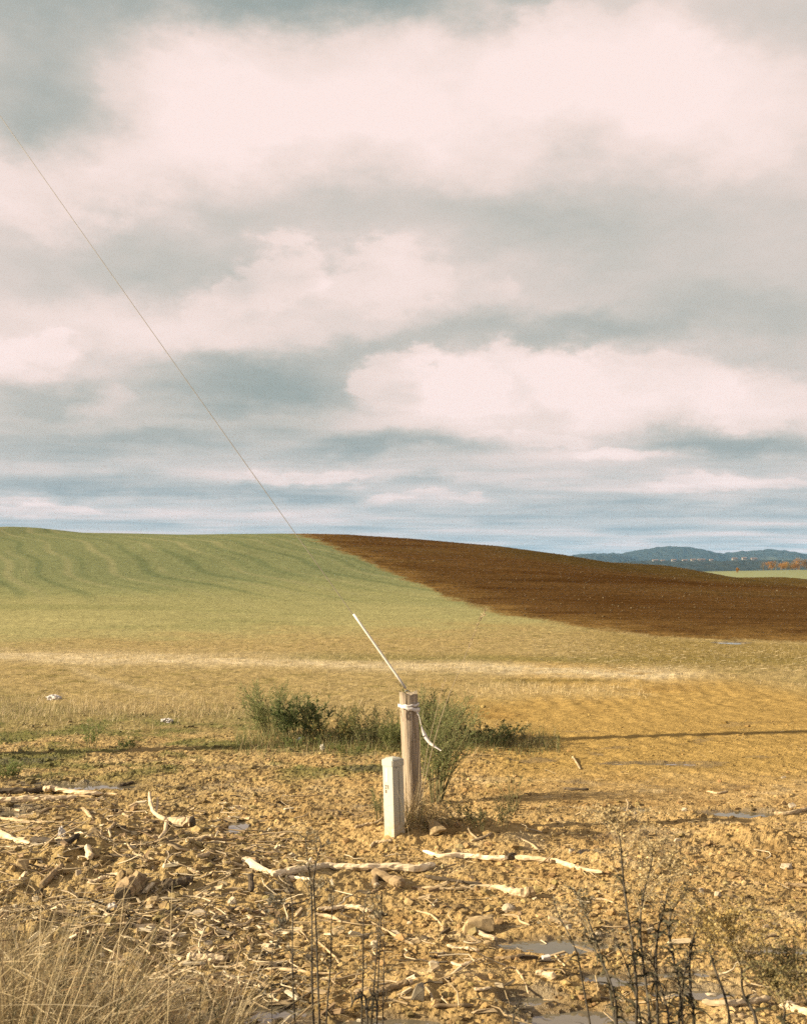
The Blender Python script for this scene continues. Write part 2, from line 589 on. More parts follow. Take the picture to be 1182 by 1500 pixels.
# near churned clay
col = mixc(col, mud, alb(228, 183, 113))
col = mixc(col, mud * sstep(0.1, 0.9, n_sm), alb(200, 156, 93))
col = mixc(col, mud * sstep(0.2, 1.0, -n_sm + 0.3 * n_fin), alb(243, 202, 136))
# greyer wet soil left, golden soil right
left = 1 - sstep(300, 640, PXX + 120 * n_mid)
col = mixc(col, 0.5 * left * mud, alb(206, 172, 110))
gold = sstep(620, 800, PXX + 90 * n_mid) * sstep(10.5, 12.5, GY) * (1 - sstep(19.5, 24, GY + 0.02 * (PXX - 1100)))
col = mixc(col, gold, alb(214, 170, 94))
col = mixc(col, gold * sstep(0.3, 1.0, n_mid), alb(196, 152, 82))
# stubble and dry grass left and middle
stub = sstep(985, 1055, 2040 - PYY + 0) * 0
dry = sstep(14.0, 17.5, GY + 1.0 * n_mid) * (1 - sstep(40, 46, GY)) * (1 - gold)
col = mixc(col, dry, alb(205, 172, 108))
col = mixc(col, dry * sstep(0.0, 0.9, n_sm), alb(176, 150, 88))
col = mixc(col, dry * 0.7 * sstep(0.15, 0.8, n_big + 0.3 * n_mid) * (1 - sstep(300, 560, PXX)), alb(158, 144, 86))
# pale straw swath
sw = np.interp(PXX, [-600, 0, 250, 500, 750, 1000, 1060, 1182, 1900], [952, 960, 966, 972, 981, 988, 992, 998, 1010]) + 4 * n_mid
swath = np.exp(-((PYY - sw) / 8.5) ** 2) * (1 - sstep(960, 1080, PXX + 30 * n_sm)) * np.clip(0.75 + 0.5 * n_sm, 0, 1)
swath = np.where((GY > 12) & (GY < 60), swath, 0)
col = mixc(col, np.clip(swath * 1.15, 0, 1), alb(250, 218, 160))
sw2 = np.exp(-((PYY - np.interp(PXX, [80, 100, 150, 200, 300], [968, 978, 996, 1010, 1024])) / 5.0) ** 2) * sstep(85, 120, PXX) * (1 - sstep(200, 300, PXX)) * (GY > 12) * (GY < 50)
col = mixc(col, sw2 * 0.7, alb(226, 194, 134))
sw3 = np.exp(-((PYY - 1012 - 3 * n_mid) / 9) ** 2) * sstep(640, 740, PXX) * (1 - sstep(860, 1000, PXX + 60 * n_sm)) * (GY > 12) * (GY < 50)
col = mixc(col, sw3 * 0.7, alb(224, 188, 122))
# darker olive strips just behind the swath
st = np.exp(-((PYY - np.interp(PXX, [380, 600, 1182], [962, 964, 968]) - 2 * n_mid) / 5.5) ** 2) * sstep(360, 480, PXX) * (GY > 20) * (GY < 80)
col = mixc(col, st * 0.75, alb(158, 140, 78))
st2 = np.exp(-((PYY - 997) / 3.0) ** 2) * sstep(690, 760, PXX) * (1 - sstep(860, 930, PXX)) * (GY > 12) * (GY < 50)
col = mixc(col, st2 * 0.7, alb(150, 124, 64))
# winter cereal on the hill
green = sstep(34, 46, GY + 3 * n_mid - 0.010 * (PXX - 400)) * (1 - plough)
dc = GX * 0.915 + GY * 0.40 + 2.2 * fbm(GX * 0.03, GY * 0.03, 2, 0.5, 95)
drill = 0.6 * np.sin(dc * 2 * np.pi / 3.6) + 0.5 * np.sin(dc * 2 * np.pi / 1.5 + 1.1) + 0.35 * perlin(dc * 0.8, GY * 0.05, 96)
gc = np.zeros_like(col) + alb(196, 178, 112)
gc = mixc(gc, sstep(925, 845, PYY + 16 * n_big), alb(166, 160, 100))
gc = mixc(gc, sstep(872, 838, PYY + 12 * n_big), alb(150, 148, 95))  # darker hilltop: cloud shade put into the crop colour
up = sstep(905, 848, PYY + 8 * n_big)
gc = mixc(gc, up * sstep(0.2, 0.95, drill * 0.8 + 0.35 * n_big + 0.1 * n_mid) * 0.7, alb(178, 166, 110))
gc = mixc(gc, up * sstep(0.25, 0.9, -drill * 0.8 - 0.3 * n_big) * 0.6, alb(120, 126, 80))
gc = mixc(gc, 0.55 * sstep(0.1, 0.8, fbm(GX * 0.05 + 0.10 * GY, GY * 0.10, 4, 0.6, 97)) * (1 - up), alb(206, 186, 118))
gc = mixc(gc, 0.45 * sstep(0.1, 0.8, fbm(GX * 0.04, GY * 0.16, 4, 0.6, 98)) * (1 - up), alb(150, 146, 86))
col = mixc(col, green, gc)
# brown ploughed earth, darkened further: cloud shade put into its colour
pc = np.zeros_like(col) + alb(112, 79, 41)
pf = fbm(GX * 0.03 - GY * 0.01, GY * 0.09, 4, 0.6, 101)
pc = mixc(pc, 0.8 * sstep(0.1, 0.8, pf), alb(116, 86, 46))
pc = mixc(pc, 0.8 * sstep(0.1, 0.8, -pf), alb(92, 60, 27))
pc = mixc(pc, sstep(16, 2, PYY - np.interp(PXX, [p for p, q in SKYLINE], [q for p, q in SKYLINE])) * sstep(640, 800, PXX) * 0.7, alb(104, 84, 42))
pc = mixc(pc, sstep(34, 2, edge_row - PYY) * 0.85 * sstep(-0.6, 0.7, n_mid + 0.2 + 0.5 * n_big), alb(152, 114, 60))
fur = perlin(GX * 0.10 + GY * 0.02, GY * 1.6, 103) + 0.6 * perlin(GX * 0.3, GY * 3.1, 104)
pc = pc * (1 + 0.28 * fur[..., None] * sstep(0.0, 0.3, plough)[..., None])
col = mixc(col, plough, pc)
# olive ground between the ploughed earth and the swath on the right
ol = sstep(0, 8, PYY - edge_row) * sstep(984, 966, PYY + 3 * n_mid) * sstep(780, 980, PXX) * (GY > 20)
col = mixc(col, ol * 0.7, alb(168, 138, 72))
# beyond the crest
col = mixc(col, sstep(300, 340, GY), alb(168, 164, 112))
col = mixc(col, sstep(900, 1300, GY), alb(70, 88, 62))
# low green weeds at the left edge of the mud and around the bushes
weedy = sstep(0.0, 0.8, fbm(GX * 0.9, GY * 0.9, 4, 0.6, 110) + 0.25) * sstep(10.6, 12.2, GY) * (1 - sstep(15.5, 17.5, GY)) * (1 - sstep(560, 700, PXX))
col = mixc(col, weedy * 0.75, alb(128, 128, 66))
# wet rims
wet = np.zeros_like(GX)
for (ex, ey, rx, ry, lvl) in PUD:
    d = np.sqrt(((GX - ex) / rx) ** 2 + ((GY - ey) / ry) ** 2)
    wet = np.maximum(wet, 1 - sstep(0.95, 1.75, d + 0.35 * n_sm))
wet = np.maximum(wet, mud * 0.65 * sstep(0.35, 0.95, fbm(GX * 0.8, GY * 1.3, 4, 0.6, 120) + 0.1))
grain = RNG.normal(0, 1, GX.shape) * sstep(14, 40, GY) * (1 - sstep(300, 500, GY))
col = col * (1 + (0.075 + 0.07 * plough)[..., None] * grain[..., None])
col = col * (1 - 0.50 * wet[..., None])
col = np.clip(col, 0.004, 0.8)

gm, t, bs = material("field_soil", 0.95, 0.15)
at = t.n('ShaderNodeAttribute', attribute_name='tint')
wa = t.n('ShaderNodeAttribute', attribute_name='wet')
pos = t.n('ShaderNodeNewGeometry').outputs['Position']
f1 = t.noise(pos, 9.0, 8.0, 0.65)
f2 = t.noise(pos, 55.0, 5.0, 0.6)
f3 = t.noise(pos, 1.4, 6.0, 0.65)
ff = t.m('MULTIPLY', t.remap(f1, 0.3, 0.7, 0.72, 1.25), t.m('MULTIPLY', t.remap(f2, 0.3, 0.7, 0.78, 1.22), t.remap(f3, 0.3, 0.7, 0.86, 1.13)))
cc = t.scale(at.outputs['Color'], ff)
t.link(cc, bs.inputs['Base Color'])
t.link(t.remap(wa.outputs['Fac'], 0.2, 1.0, 0.95, 0.42), bs.inputs['Roughness'])
t.link(t.remap(wa.outputs['Fac'], 0.3, 1.0, 0.0, 0.40), bs.inputs['Specular IOR Level'])
bp = t.n('ShaderNodeBump'); bp.inputs['Strength'].default_value = 1.0; bp.inputs['Distance'].default_value = 0.035
t.link(t.m('ADD', f1, t.m('MULTIPLY', f2, 0.45)), bp.inputs['Height'])
t.link(bp.outputs[0], bs.inputs['Normal'])
SOIL = gm

ii, jj = np.meshgrid(np.arange(NR - 1), np.arange(NC - 1), indexing='ij')
quads = np.stack([ii * NC + jj, ii * NC + jj + 1, (ii + 1) * NC + jj + 1, (ii + 1) * NC + jj], -1).reshape(-1, 4)
fy = GY[:-1, :-1].ravel(); fp = plough[:-1, :-1].ravel(); fg = green[:-1, :-1].ravel()
zone = np.zeros(len(quads), int)
zone[(fg > 0.5) & (fy < 260)] = 1
zone[(fp > 0.5)] = 2
ALLV = np.stack([GX, GY, GZ], -1).reshape(-1, 3); ALLC = col.reshape(-1, 3); ALLW = wet.ravel()
for k, nm in ((0, 'ground'), (1, 'grass_field'), (2, 'ploughed_field')):
    q = quads[zone == k]
    used, invx = np.unique(q, return_inverse=True)
    o = np_mesh(nm, ALLV[used], invx.reshape(-1, 4), SOIL, ALLC[used], smooth=(k != 0))
    wa_ = o.data.attributes.new('wet', 'FLOAT', 'POINT')
    wa_.data.foreach_set('value', ALLW[used].astype(np.float32))
    tag(o, kind='structure')
tag(bpy.data.objects['ground'], 'churned yellow clay and stubble in front of the hill', 'ground')
tag(bpy.data.objects['grass_field'], 'thin green cereal on the hillside', 'field')
tag(bpy.data.objects['ploughed_field'], 'dark brown ploughed earth sweeping down the hill', 'field')

# water in the low spots
wm, t, bs = material("muddy_water", 0.03, 0.55)
pos = t.n('ShaderNodeNewGeometry').outputs['Position']
t.link(t.ramp(t.noise(pos, 3.0, 4.0, 0.6), [(0.3, (0.085, 0.075, 0.05)), (0.7, (0.12, 0.105, 0.075))]), bs.inputs['Base Color'])
bp = t.n('ShaderNodeBump'); bp.inputs['Strength'].default_value = 0.06; bp.inputs['Distance'].default_value = 0.01
t.link(t.noise(pos, 14.0, 3.0, 0.5), bp.inputs['Height']); t.link(bp.outputs[0], bs.inputs['Normal'])
for (ex, ey, rx, ry, lvl) in PUD:
    n = 28
    vs = [(ex + rx * 1.3 * math.cos(2 * math.pi * k / n), ey + ry * 1.3 * math.sin(2 * math.pi * k / n), lvl) for k in range(n)]
    tag(new_obj('puddle', vs, [list(range(n))], wm), 'shallow grey puddle of rainwater lying in the mud', 'puddle', 'puddles in the mud', 'structure')

# ------------------------------------------------------------------ mesh builders
def tube(pts, radii, sides=7, cap=True, rough=0.0, flat=1.0, rng=random):
    """irregular tapered tube along points; returns verts, faces"""
    pts = [Vector(p) for p in pts]
    V, Fs = [], []
    up = Vector((0.13, 0.2, 1.0)).normalized()
    n = len(pts)
    for i, p in enumerate(pts):
        d = (pts[min(i + 1, n - 1)] - pts[max(i - 1, 0)])
        if d.length < 1e-9:
            d = Vector((0, 0, 1))
        d.normalize()
        if abs(d.dot(up)) > 0.93:
            ref = Vector((1, 0.1, 0))
        else:
            ref = up
        a_ = d.cross(ref).normalized()
        b_ = a_.cross(d).normalized()
        for k in range(sides):
            th = 2 * math.pi * k / sides
            r = radii[i] * (1 + rough * rng.uniform(-1, 1))
            V.append(p + a_ * (r * math.cos(th)) + b_ * (r * flat * math.sin(th)))
    for i in range(n - 1):
        for k in range(sides):
            k2 = (k + 1) % sides
            Fs.append((i * sides + k, i * sides + k2, (i + 1) * sides + k2, (i + 1) * sides + k))
    if cap:
        V.append(pts[0]); V.append(pts[-1])
        c0, c1 = len(V) - 2, len(V) - 1
        for k in range(sides):
            k2 = (k + 1) % sides
            Fs.append((c0, k2, k))
            Fs.append((c1, (n - 1) * sides + k, (n - 1) * sides + k2))
    return V, Fs


def box(cx, cy, cz, sx, sy, sz, bev=0.0):
    bm = bmesh.new()
    bmesh.ops.create_cube(bm, size=1.0)
    for v in bm.verts:
        v.co = Vector((cx + v.co.x * sx, cy + v.co.y * sy, cz + v.co.z * sz))
    if bev:
        bmesh.ops.bevel(bm, geom=list(bm.edges), offset=bev, segments=2, affect='EDGES', profile=0.5)
    V = [v.co.copy() for v in bm.verts]
    bm.verts.index_update()
    Fs = [tuple(v.index for v in f.verts) for f in bm.faces]
    bm.free()
    return V, Fs


def join(parts):
    V, Fs = [], []
    for v, f in parts:
        o = len(V)
        V += list(v)
        Fs += [tuple(i + o for i in q) for q in f]
    return V, Fs


def densify(pts, step):
    out = [Vector(pts[0])]
    for p, q in zip(pts[:-1], pts[1:]):
        p, q = Vector(p), Vector(q)
        n = max(1, int((q - p).length / step))
        for k in range(1, n + 1):
            out.append(p.lerp(q, k / n))
    return out


def smooth_path(pts, sub=4):
    """Catmull-Rom"""
    P = [Vector(p) for p in pts]
    if len(P) < 3:
        return densify(P, max(1e-3, (P[-1] - P[0]).length / 5))
    P = [P[0] * 2 - P[1]] + P + [P[-1] * 2 - P[-2]]
    out = []
    for i in range(1, len(P) - 2):
        for k in range(sub):
            t_ = k / sub
            p0, p1, p2, p3 = P[i - 1:i + 3]
            out.append(0.5 * ((2 * p1) + (p2 - p0) * t_ + (2 * p0 - 5 * p1 + 4 * p2 - p3) * t_ ** 2 + (3 * p1 - p0 - 3 * p2 + p3) * t_ ** 3))
    out.append(P[-2])
    return out


# ------------------------------------------------------------------ materials
def wood_mat(name, c1, c2, scale=18.0, stretch=(0.25, 1, 1), rough=0.85):
    muddy = 0.75 if c1[0] > 0.4 else 0.0
    m, t, bs = material(name, rough, 0.2)
    oc = t.n('ShaderNodeTexCoord').outputs['Object']
    rnd = t.n('ShaderNodeObjectInfo').outputs['Random']
    v = t.v('MULTIPLY', oc, stretch)
    nz = t.noise(v, scale, 6.0, 0.62, w=0.0)
    spots = t.noise(oc, 9.0, 4.0, 0.6)
    c = t.ramp(nz, [(0.34, c2), (0.46, tuple(0.45 * a_ + 0.55 * b_ for a_, b_ in zip(c1, c2))), (0.68, c1)])
    c = t.mix(t.remap(t.noise(oc, 14.0, 5.0, 0.65), 0.54, 0.66, 0.0, muddy), c, (0.19, 0.135, 0.07))
    c = t.scale(c, t.m('MULTIPLY', t.remap(spots, 0.3, 0.7, 0.7, 1.2), t.remap(rnd, 0, 1, 0.82, 1.15)))
    t.link(c, bs.inputs['Base Color'])
    bp = t.n('ShaderNodeBump'); bp.inputs['Strength'].default_value = 0.6; bp.inputs['Distance'].default_value = 0.006
    t.link(nz, bp.inputs['Height']); t.link(bp.outputs[0], bs.inputs['Normal'])
    return m


M_PALE = wood_mat("bleached_wood", (0.62, 0.50, 0.33), (0.32, 0.24, 0.145))
M_PALE2 = wood_mat("weathered_wood", (0.46, 0.36, 0.22), (0.22, 0.16, 0.09))
M_SUNTONE = wood_mat("sunlit_tone_log", (0.82, 0.69, 0.48), (0.56, 0.45, 0.30))  # pale wood made brighter, strong sunlight on the log put into the colour
M_TAN = wood_mat("muddy_wood", (0.28, 0.205, 0.115), (0.15, 0.105, 0.058))
M_DARK = wood_mat("wet_bark", (0.085, 0.065, 0.042), (0.03, 0.024, 0.018))
M_STALK = wood_mat("dead_stalk", (0.070, 0.060, 0.045), (0.030, 0.026, 0.020), 40.0)
M_STALKP = wood_mat("pale_stalk", (0.30, 0.25, 0.16), (0.18, 0.14, 0.09), 40.0)


def stone_mat(name, c1, c2):
    m, t, bs = material(name, 0.85, 0.25)
    oc = t.n('ShaderNodeTexCoord').outputs['Object']
    nz = t.noise(oc, 22.0, 6.0, 0.65)
    t.link(t.ramp(nz, [(0.3, c2), (0.68, c1)]), bs.inputs['Base Color'])
    bp = t.n('ShaderNodeBump'); bp.inputs['Strength'].default_value = 0.5; bp.inputs['Distance'].default_value = 0.006
    t.link(nz, bp.inputs['Height']); t.link(bp.outputs[0], bs.inputs['Normal'])
    return m


M_STONE = stone_mat("pale_stone", (0.40, 0.34, 0.25), (0.24, 0.195, 0.13))
M_GSTONE = stone_mat("grey_stone", (0.24, 0.21, 0.15), (0.12, 0.10, 0.07))
M_BSTONE = stone_mat("clay_lump", (0.36, 0.27, 0.145), (0.20, 0.145, 0.075))
M_LITTER = stone_mat("white_plastic_scrap", (0.46, 0.44, 0.42), (0.36, 0.34, 0.32))

# ------------------------------------------------------------------ the wooden post
PB = Vector(gnd(606, 1205)); PB.z = hgt(PB.x, PB.y) - 0.04
PT = Vector(((598 - CX) / F * PB.y, PB.y, EYE - (1015 - HY) / F * PB.y))
m, t, bs = material("weathered_post_wood", 0.9, 0.15)
oc = t.n('ShaderNodeTexCoord').outputs['Object']
gr = t.noise(t.v('MULTIPLY', oc, (1, 1, 0.045)), 75.0, 6.0, 0.62)
st_ = t.noise(t.v('MULTIPLY', oc, (1, 1, 0.12)), 13.0, 4.0, 0.6)
c = t.ramp(gr, [(0.26, (0.10, 0.075, 0.05)), (0.40, (0.22, 0.175, 0.125)), (0.66, (0.37, 0.31, 0.245))])
c = t.mix(t.remap(st_, 0.45, 0.72), c, (0.22, 0.18, 0.12))
sz = t.n('ShaderNodeSeparateXYZ'); t.link(oc, sz.inputs[0])
c = t.mix(t.remap(t.m('MULTIPLY_ADD', st_, -0.10, sz.outputs[2]), 0.97, 1.06, 0.0, 0.85), c, (0.055, 0.050, 0.022))   # mossy dark head
t.link(c, bs.inputs['Base Color'])
bp = t.n('ShaderNodeBump'); bp.inputs['Strength'].default_value = 0.9; bp.inputs['Distance'].default_value = 0.012
t.link(gr, bp.inputs['Height']); t.link(bp.outputs[0], bs.inputs['Normal'])
M_POST = m
H = (PT - PB).length
AX = (PT - PB).normalized()
rp = 13.2 / F * PB.y


def post_r(th, zf):
    crack = 0.0
    for c0, wd, dp in ((4.1, 0.05, 0.07), (4.62, 0.035, 0.05), (5.25, 0.045, 0.07), (3.5, 0.035, 0.05), (0.3, 0.05, 0.06), (1.9, 0.05, 0.06)):
        cc_ = c0 + 0.10 * math.sin(zf * 5 + c0 * 7)
        d_ = (th - cc_ + math.pi) % (2 * math.pi) - math.pi
        crack += dp * math.exp(-(d_ / wd) ** 2) * (0.4 + 0.6 * (0.5 + 0.5 * math.sin(zf * 7 + c0 * 3)))
    return rp * (1.0 + 0.05 * (1 - zf) + 0.025 * math.sin(3 * th + 2 * zf) + 0.018 * math.sin(7 * th + 4 * zf) - crack)


postE = empty('wooden_post', PB)
tag(postE, 'weathered grey round wooden post with white tape, rising behind the pedestal box', 'post')
NS, NZ = 72, 30
V, Fs = [], []
for i in range(NZ + 1):
    zf = i / NZ
    for k in range(NS):
        th = 2 * math.pi * k / NS
        r = post_r(th, zf)
        zz_ = zf * H + (0.012 * math.sin(th * 2 + 0.7) + 0.006 * math.sin(th * 5) if i == NZ else 0)
        V.append(AX * zz_ + Vector((r * math.cos(th), r * math.sin(th), 0)))
for i in range(NZ):
    for k in range(NS):
        k2 = (k + 1) % NS
        Fs.append((i * NS + k, i * NS + k2, (i + 1) * NS + k2, (i + 1) * NS + k))
V.append(AX * (H - 0.012)); ctop = len(V) - 1
for k in range(NS):
    Fs.append((ctop, NZ * NS + k, NZ * NS + (k + 1) % NS))
new_obj('timber', V, Fs, M_POST, postE)
# knot hole
V, Fs = tube([AX * (0.645 * H) + Vector((0.012, -rp * 1.0, 0)), AX * (0.645 * H) + Vector((0.012, -rp * 1.04, 0))], [0.006, 0.005], 8)
new_obj('knot', V, Fs, M_DARK, postE)
# eye bolt that takes the guy wire
WA = Vector(((596.5 - CX) / F * (PB.y + rp), PB.y + rp + 0.015, EYE - (1012 - HY) / F * (PB.y + rp)))
m, t, bs = material("galvanised_steel", 0.45, 0.5)
bs.inputs['Metallic'].default_value = 0.9
bs.inputs['Base Color'].default_value = (0.20, 0.20, 0.19, 1)
M_STEEL = m
ring = [WA - PB + Vector((0.02 * math.cos(q), 0, 0.02 * math.sin(q) - 0.02)) for q in np.linspace(0, 2 * math.pi, 13)]
V, Fs = tube(ring, [0.005] * 13, 6, cap=False)
v2, f2 = tube([WA - PB + Vector((0, -0.10, -0.04)), WA - PB + Vector((0, 0.0, -0.04))], [0.006, 0.006], 6)
new_obj('eye_bolt', *join([(V, Fs), (v2, f2)]), M_STEEL, postE)

# white marking tape: two turns and a hanging tail
m, t, bs = material("white_marking_tape", 0.55, 0.3)
oc = t.n('ShaderNodeTexCoord').outputs['Object']
t.link(t.ramp(t.noise(oc, 60.0, 3.0, 0.6), [(0.3, (0.44, 0.41, 0.39)), (0.7, (0.58, 0.55, 0.53))]), bs.inputs['Base Color'])
M_TAPE = m
tapeE = empty('marking_tape', PB + AX * (H * 0.87))
tag(tapeE, 'white plastic tape knotted round the wooden post, its end hanging to the right', 'tape')


def band(z0, z1, wid, ph=0.0, off=0.006):
    V, Fs = [], []
    n = 48
    for k in range(n + 1):
        th = 2 * math.pi * k / n + math.pi          # starts at the lit side
        s_ = k / n
        zc_ = z0 + (z1 - z0) * (0.5 - 0.5 * math.cos(2 * math.pi * s_)) + 0.003 * math.sin(9 * th)
        wl = wid * (0.55 + 0.45 * abs(math.sin(th * 0.5 + ph)))
        for (dr, dz) in ((off, -wl / 2), (off, wl / 2), (off + 0.0025, wl / 2), (off + 0.0025, -wl / 2)):
            r = rp * 1.035 + dr
            V.append(AX * (zc_ + dz) + Vector((r * math.cos(th), r * math.sin(th), 0)))
    for k in range(n):
        for q in range(4):
            q2 = (q + 1) % 4
            Fs.append((k * 4 + q, k * 4 + q2, (k + 1) * 4 + q2, (k + 1) * 4 + q))
    return V, Fs


zt0 = (1033 - 1205) / (1015 - 1205) * H
TB = PB + AX * (H * 0.87)
for (za, zb, wd, ph) in ((zt0 - 0.002, zt0 + 0.010, 0.030, 0.5), (zt0, zt0 - 0.035, 0.034, 1.3)):
    V, Fs = band(za, zb, wd, ph, 0.006 if ph < 1 else 0.010)
    V = [v + PB - TB for v in V]
    new_obj('wrap', V, Fs, M_TAPE, tapeE, True)


def ribbon(path, wids, twist, thick=0.0015):
    P = smooth_path(path, 6)
    n = len(P)
    V, Fs = [], []
    for i, p in enumerate(P):
        f_ = i / (n - 1)
        d = (P[min(i + 1, n - 1)] - P[max(i - 1, 0)]).normalized()
        side = d.cross(Vector((0, 1, 0))).normalized()
        nor = side.cross(d).normalized()
        tw = np.interp(f_, np.linspace(0, 1, len(twist)), twist)
        wv_ = np.interp(f_, np.linspace(0, 1, len(wids)), wids) / 2
        s_ = side * math.cos(tw) + nor * math.sin(tw)
        q_ = s_.cross(d).normalized() * thick
        V += [p - s_ * wv_ - q_, p + s_ * wv_ - q_, p + s_ * wv_ + q_, p - s_ * wv_ + q_]
    for i in range(n - 1):
        for q in range(4):
            q2 = (q + 1) % 4
            Fs.append((i * 4 + q, i * 4 + q2, (i + 1) * 4 + q2, (i + 1) * 4 + q))
    Fs += [(0, 1, 2, 3), tuple((n - 1) * 4 + k for k in (3, 2, 1, 0))]
    return V, Fs


def at_depth(px, py, y):
    return Vector(((px - CX) / F * y, y, EYE - (py - HY) / F * y))


yd = PB.y - 0.05
tail = [at_depth(a_, b_, yd - 0.02 * k) - TB for k, (a_, b_) in enumerate([(610, 1042), (614, 1050), (617, 1063), (622, 1077), (629, 1088), (637, 1094), (646, 1100)])]
V, Fs = ribbon(tail, [0.02, 0.006, 0.007, 0.030, 0.024, 0.016, 0.008], [0.3, 1.2, 1.0, 0.2, -0.2, 0.5, 0.8])
new_obj('hanging_end', V, Fs, M_TAPE, tapeE, True)
lp = [at_depth(a_, b_, PB.y - rp - 0.012) - TB for (a_, b_) in [(585, 1036), (582, 1042), (584, 1050), (588, 1046), (586, 1040), (589, 1050), (590, 1057)]]
V, Fs = tube(smooth_path(lp, 4), [0.0022] * 25, 5)
new_obj('string', V, Fs, M_STALKP, tapeE, True)

# ------------------------------------------------------------------ guy wire, its guard, the pole beyond the left edge
POLE_XY = (-8.0, 12.55)
ppx = CX + F * POLE_XY[0] / POLE_XY[1]
ppy = 1010 - (597 - ppx) * (850.0 / 597.0)
WB = Vector((POLE_XY[0], POLE_XY[1], EYE - (ppy - HY) / F * POLE_XY[1]))
m, t, bs = material("white_pvc", 0.5, 0.4)
oc = t.n('ShaderNodeTexCoord').outputs['Object']
t.link(t.ramp(t.noise(oc, 8.0, 5.0, 0.6), [(0.35, (0.40, 0.37, 0.32)), (0.65, (0.52, 0.50, 0.46))]), bs.inputs['Base Color'])
M_PVC = m
m, t, bs = material("dull_wire_strand", 0.5, 0.4)
bs.inputs['Base Color'].default_value = (0.16, 0.14, 0.11, 1)
bs.inputs['Metallic'].default_value = 0.0
M_WIRE = m
guyE = empty('guy_wire', WA)
tag(guyE, 'thin steel guy wire slanting up from the post across the sky', 'wire')
dirw = (WB - WA)
sag = lambda f_: Vector((0, 0, -0.05 * 4 * f_ * (1 - f_)))
V, Fs = tube([dirw * (k / 30) + sag(k / 30) for k in range(31)], [0.0031] * 31, 6)
new_obj('strand', V, Fs, M_WIRE, guyE, True)
# where the guard ends in the photo
tx = (518 - CX) / F
tg = (tx * WA.y - WA.x) / (dirw.x - tx * dirw.y)
V, Fs = tube([dirw * (0.0015 + (tg - 0.0015) * k / 6) + Vector((0, 0, 0)) for k in range(7)], [0.0098] * 7, 12)
g1 = (V, Fs)
new_obj('guard', *g1, M_PVC, guyE, True)

poleE = empty('utility_pole', (POLE_XY[0], POLE_XY[1], hgt(*POLE_XY) - 0.3))
tag(poleE, 'tall wooden utility pole beyond the left edge, casting the long thin shadow', 'pole')
ph_ = WB.z + 0.9
V, Fs = tube([(0, 0, ph_ * k / 12) for k in range(13)], [0.155 - 0.055 * k / 12 for k in range(13)], 16, rough=0.01)
new_obj('shaft', V, Fs, M_TAN, poleE, True)
V, Fs = box(0, 0.14, ph_ - 0.35, 2.4, 0.09, 0.12, 0.008)
new_obj('crossarm', V, Fs, M_TAN, poleE)
for xo in (-1.1, -0.45, 0.45, 1.1):
    V, Fs = tube([(xo, 0.14, ph_ - 0.29), (xo, 0.14, ph_ - 0.20), (xo, 0.14, ph_ - 0.16), (xo, 0.14, ph_ - 0.10)], [0.02, 0.045, 0.03, 0.045], 10)
    new_obj('insulator', V, Fs, M_STEEL, poleE, True)

# ------------------------------------------------------------------ the pedestal box
XB = Vector(gnd(578.5, 1222)); XB.z = hgt(XB.x, XB.y) - 0.05
boxE = empty('cable_pedestal', XB)
tag(boxE, 'narrow cream plastic cable pedestal standing in front of the wooden post', 'pedestal')
m, t, bs = material("cream_plastic", 0.5, 0.4)
oc = t.n('ShaderNodeTexCoord').outputs['Object']
sz = t.n('ShaderNodeSeparateXYZ'); t.link(oc, sz.inputs[0])
dirt = t.m('MULTIPLY', t.remap(sz.outputs[2], 0.22, 0.03), t.remap(t.noise(oc, 40.0, 5.0, 0.6), 0.35, 0.6))
streak = t.noise(t.v('MULTIPLY', oc, (1, 1, 0.08)), 90.0, 4.0, 0.6)
c = t.mix(t.remap(streak, 0.45, 0.75, 0.0, 0.45), (0.36, 0.355, 0.30), (0.27, 0.27, 0.22))
c = t.mix(dirt, c, (0.36, 0.27, 0.15))
t.link(c, bs.inputs['Base Color'])
M_CREAM = m
a0 = 15.6 / F * XB.y * math.sqrt(2) / 2 * 1.0       # half the face width, box turned 45 degrees
hb = (1222 - 1122) / F * XB.y + 0.05
lean = Matrix.Rotation(math.radians(1.6), 4, 'Y') @ Matrix.Rotation(math.radians(0.6), 4, 'X')
rot = Matrix.Rotation(math.radians(43), 4, 'Z')


def ped(parts, name, mat, sm=False):
    V, Fs = parts
    V = [lean.inverted() @ (rot @ Vector(v)) for v in V]
    return new_obj(name, V, Fs, mat, boxE, sm)


ped(box(0, 0, hb / 2, 2 * a0, 2 * a0, hb, 0.007), 'shell', M_CREAM)
# cap with a slightly domed top
bm = bmesh.new()
bmesh.ops.create_cube(bm, size=1.0)
for v in bm.verts:
    v.co = Vector((v.co.x * (2 * a0 + 0.010), v.co.y * (2 * a0 + 0.010), hb + 0.012 + v.co.z * 0.055))
bmesh.ops.subdivide_edges(bm, edges=[e for e in bm.edges], cuts=4, use_grid_fill=True)
for v in bm.verts:
    if v.co.z > hb + 0.035:
        rr = max(abs(v.co.x), abs(v.co.y)) / (a0 + 0.005)
        v.co.z += 0.016 * (1 - rr ** 2)
bmesh.ops.bevel(bm, geom=[e for e in bm.edges if e.calc_face_angle(0) > 0.6], offset=0.006, segments=2, affect='EDGES')
bm.verts.index_update()
ped(([v.co.copy() for v in bm.verts], [tuple(v.index for v in f.verts) for f in bm.faces]), 'cap', M_CREAM)
bm.free()
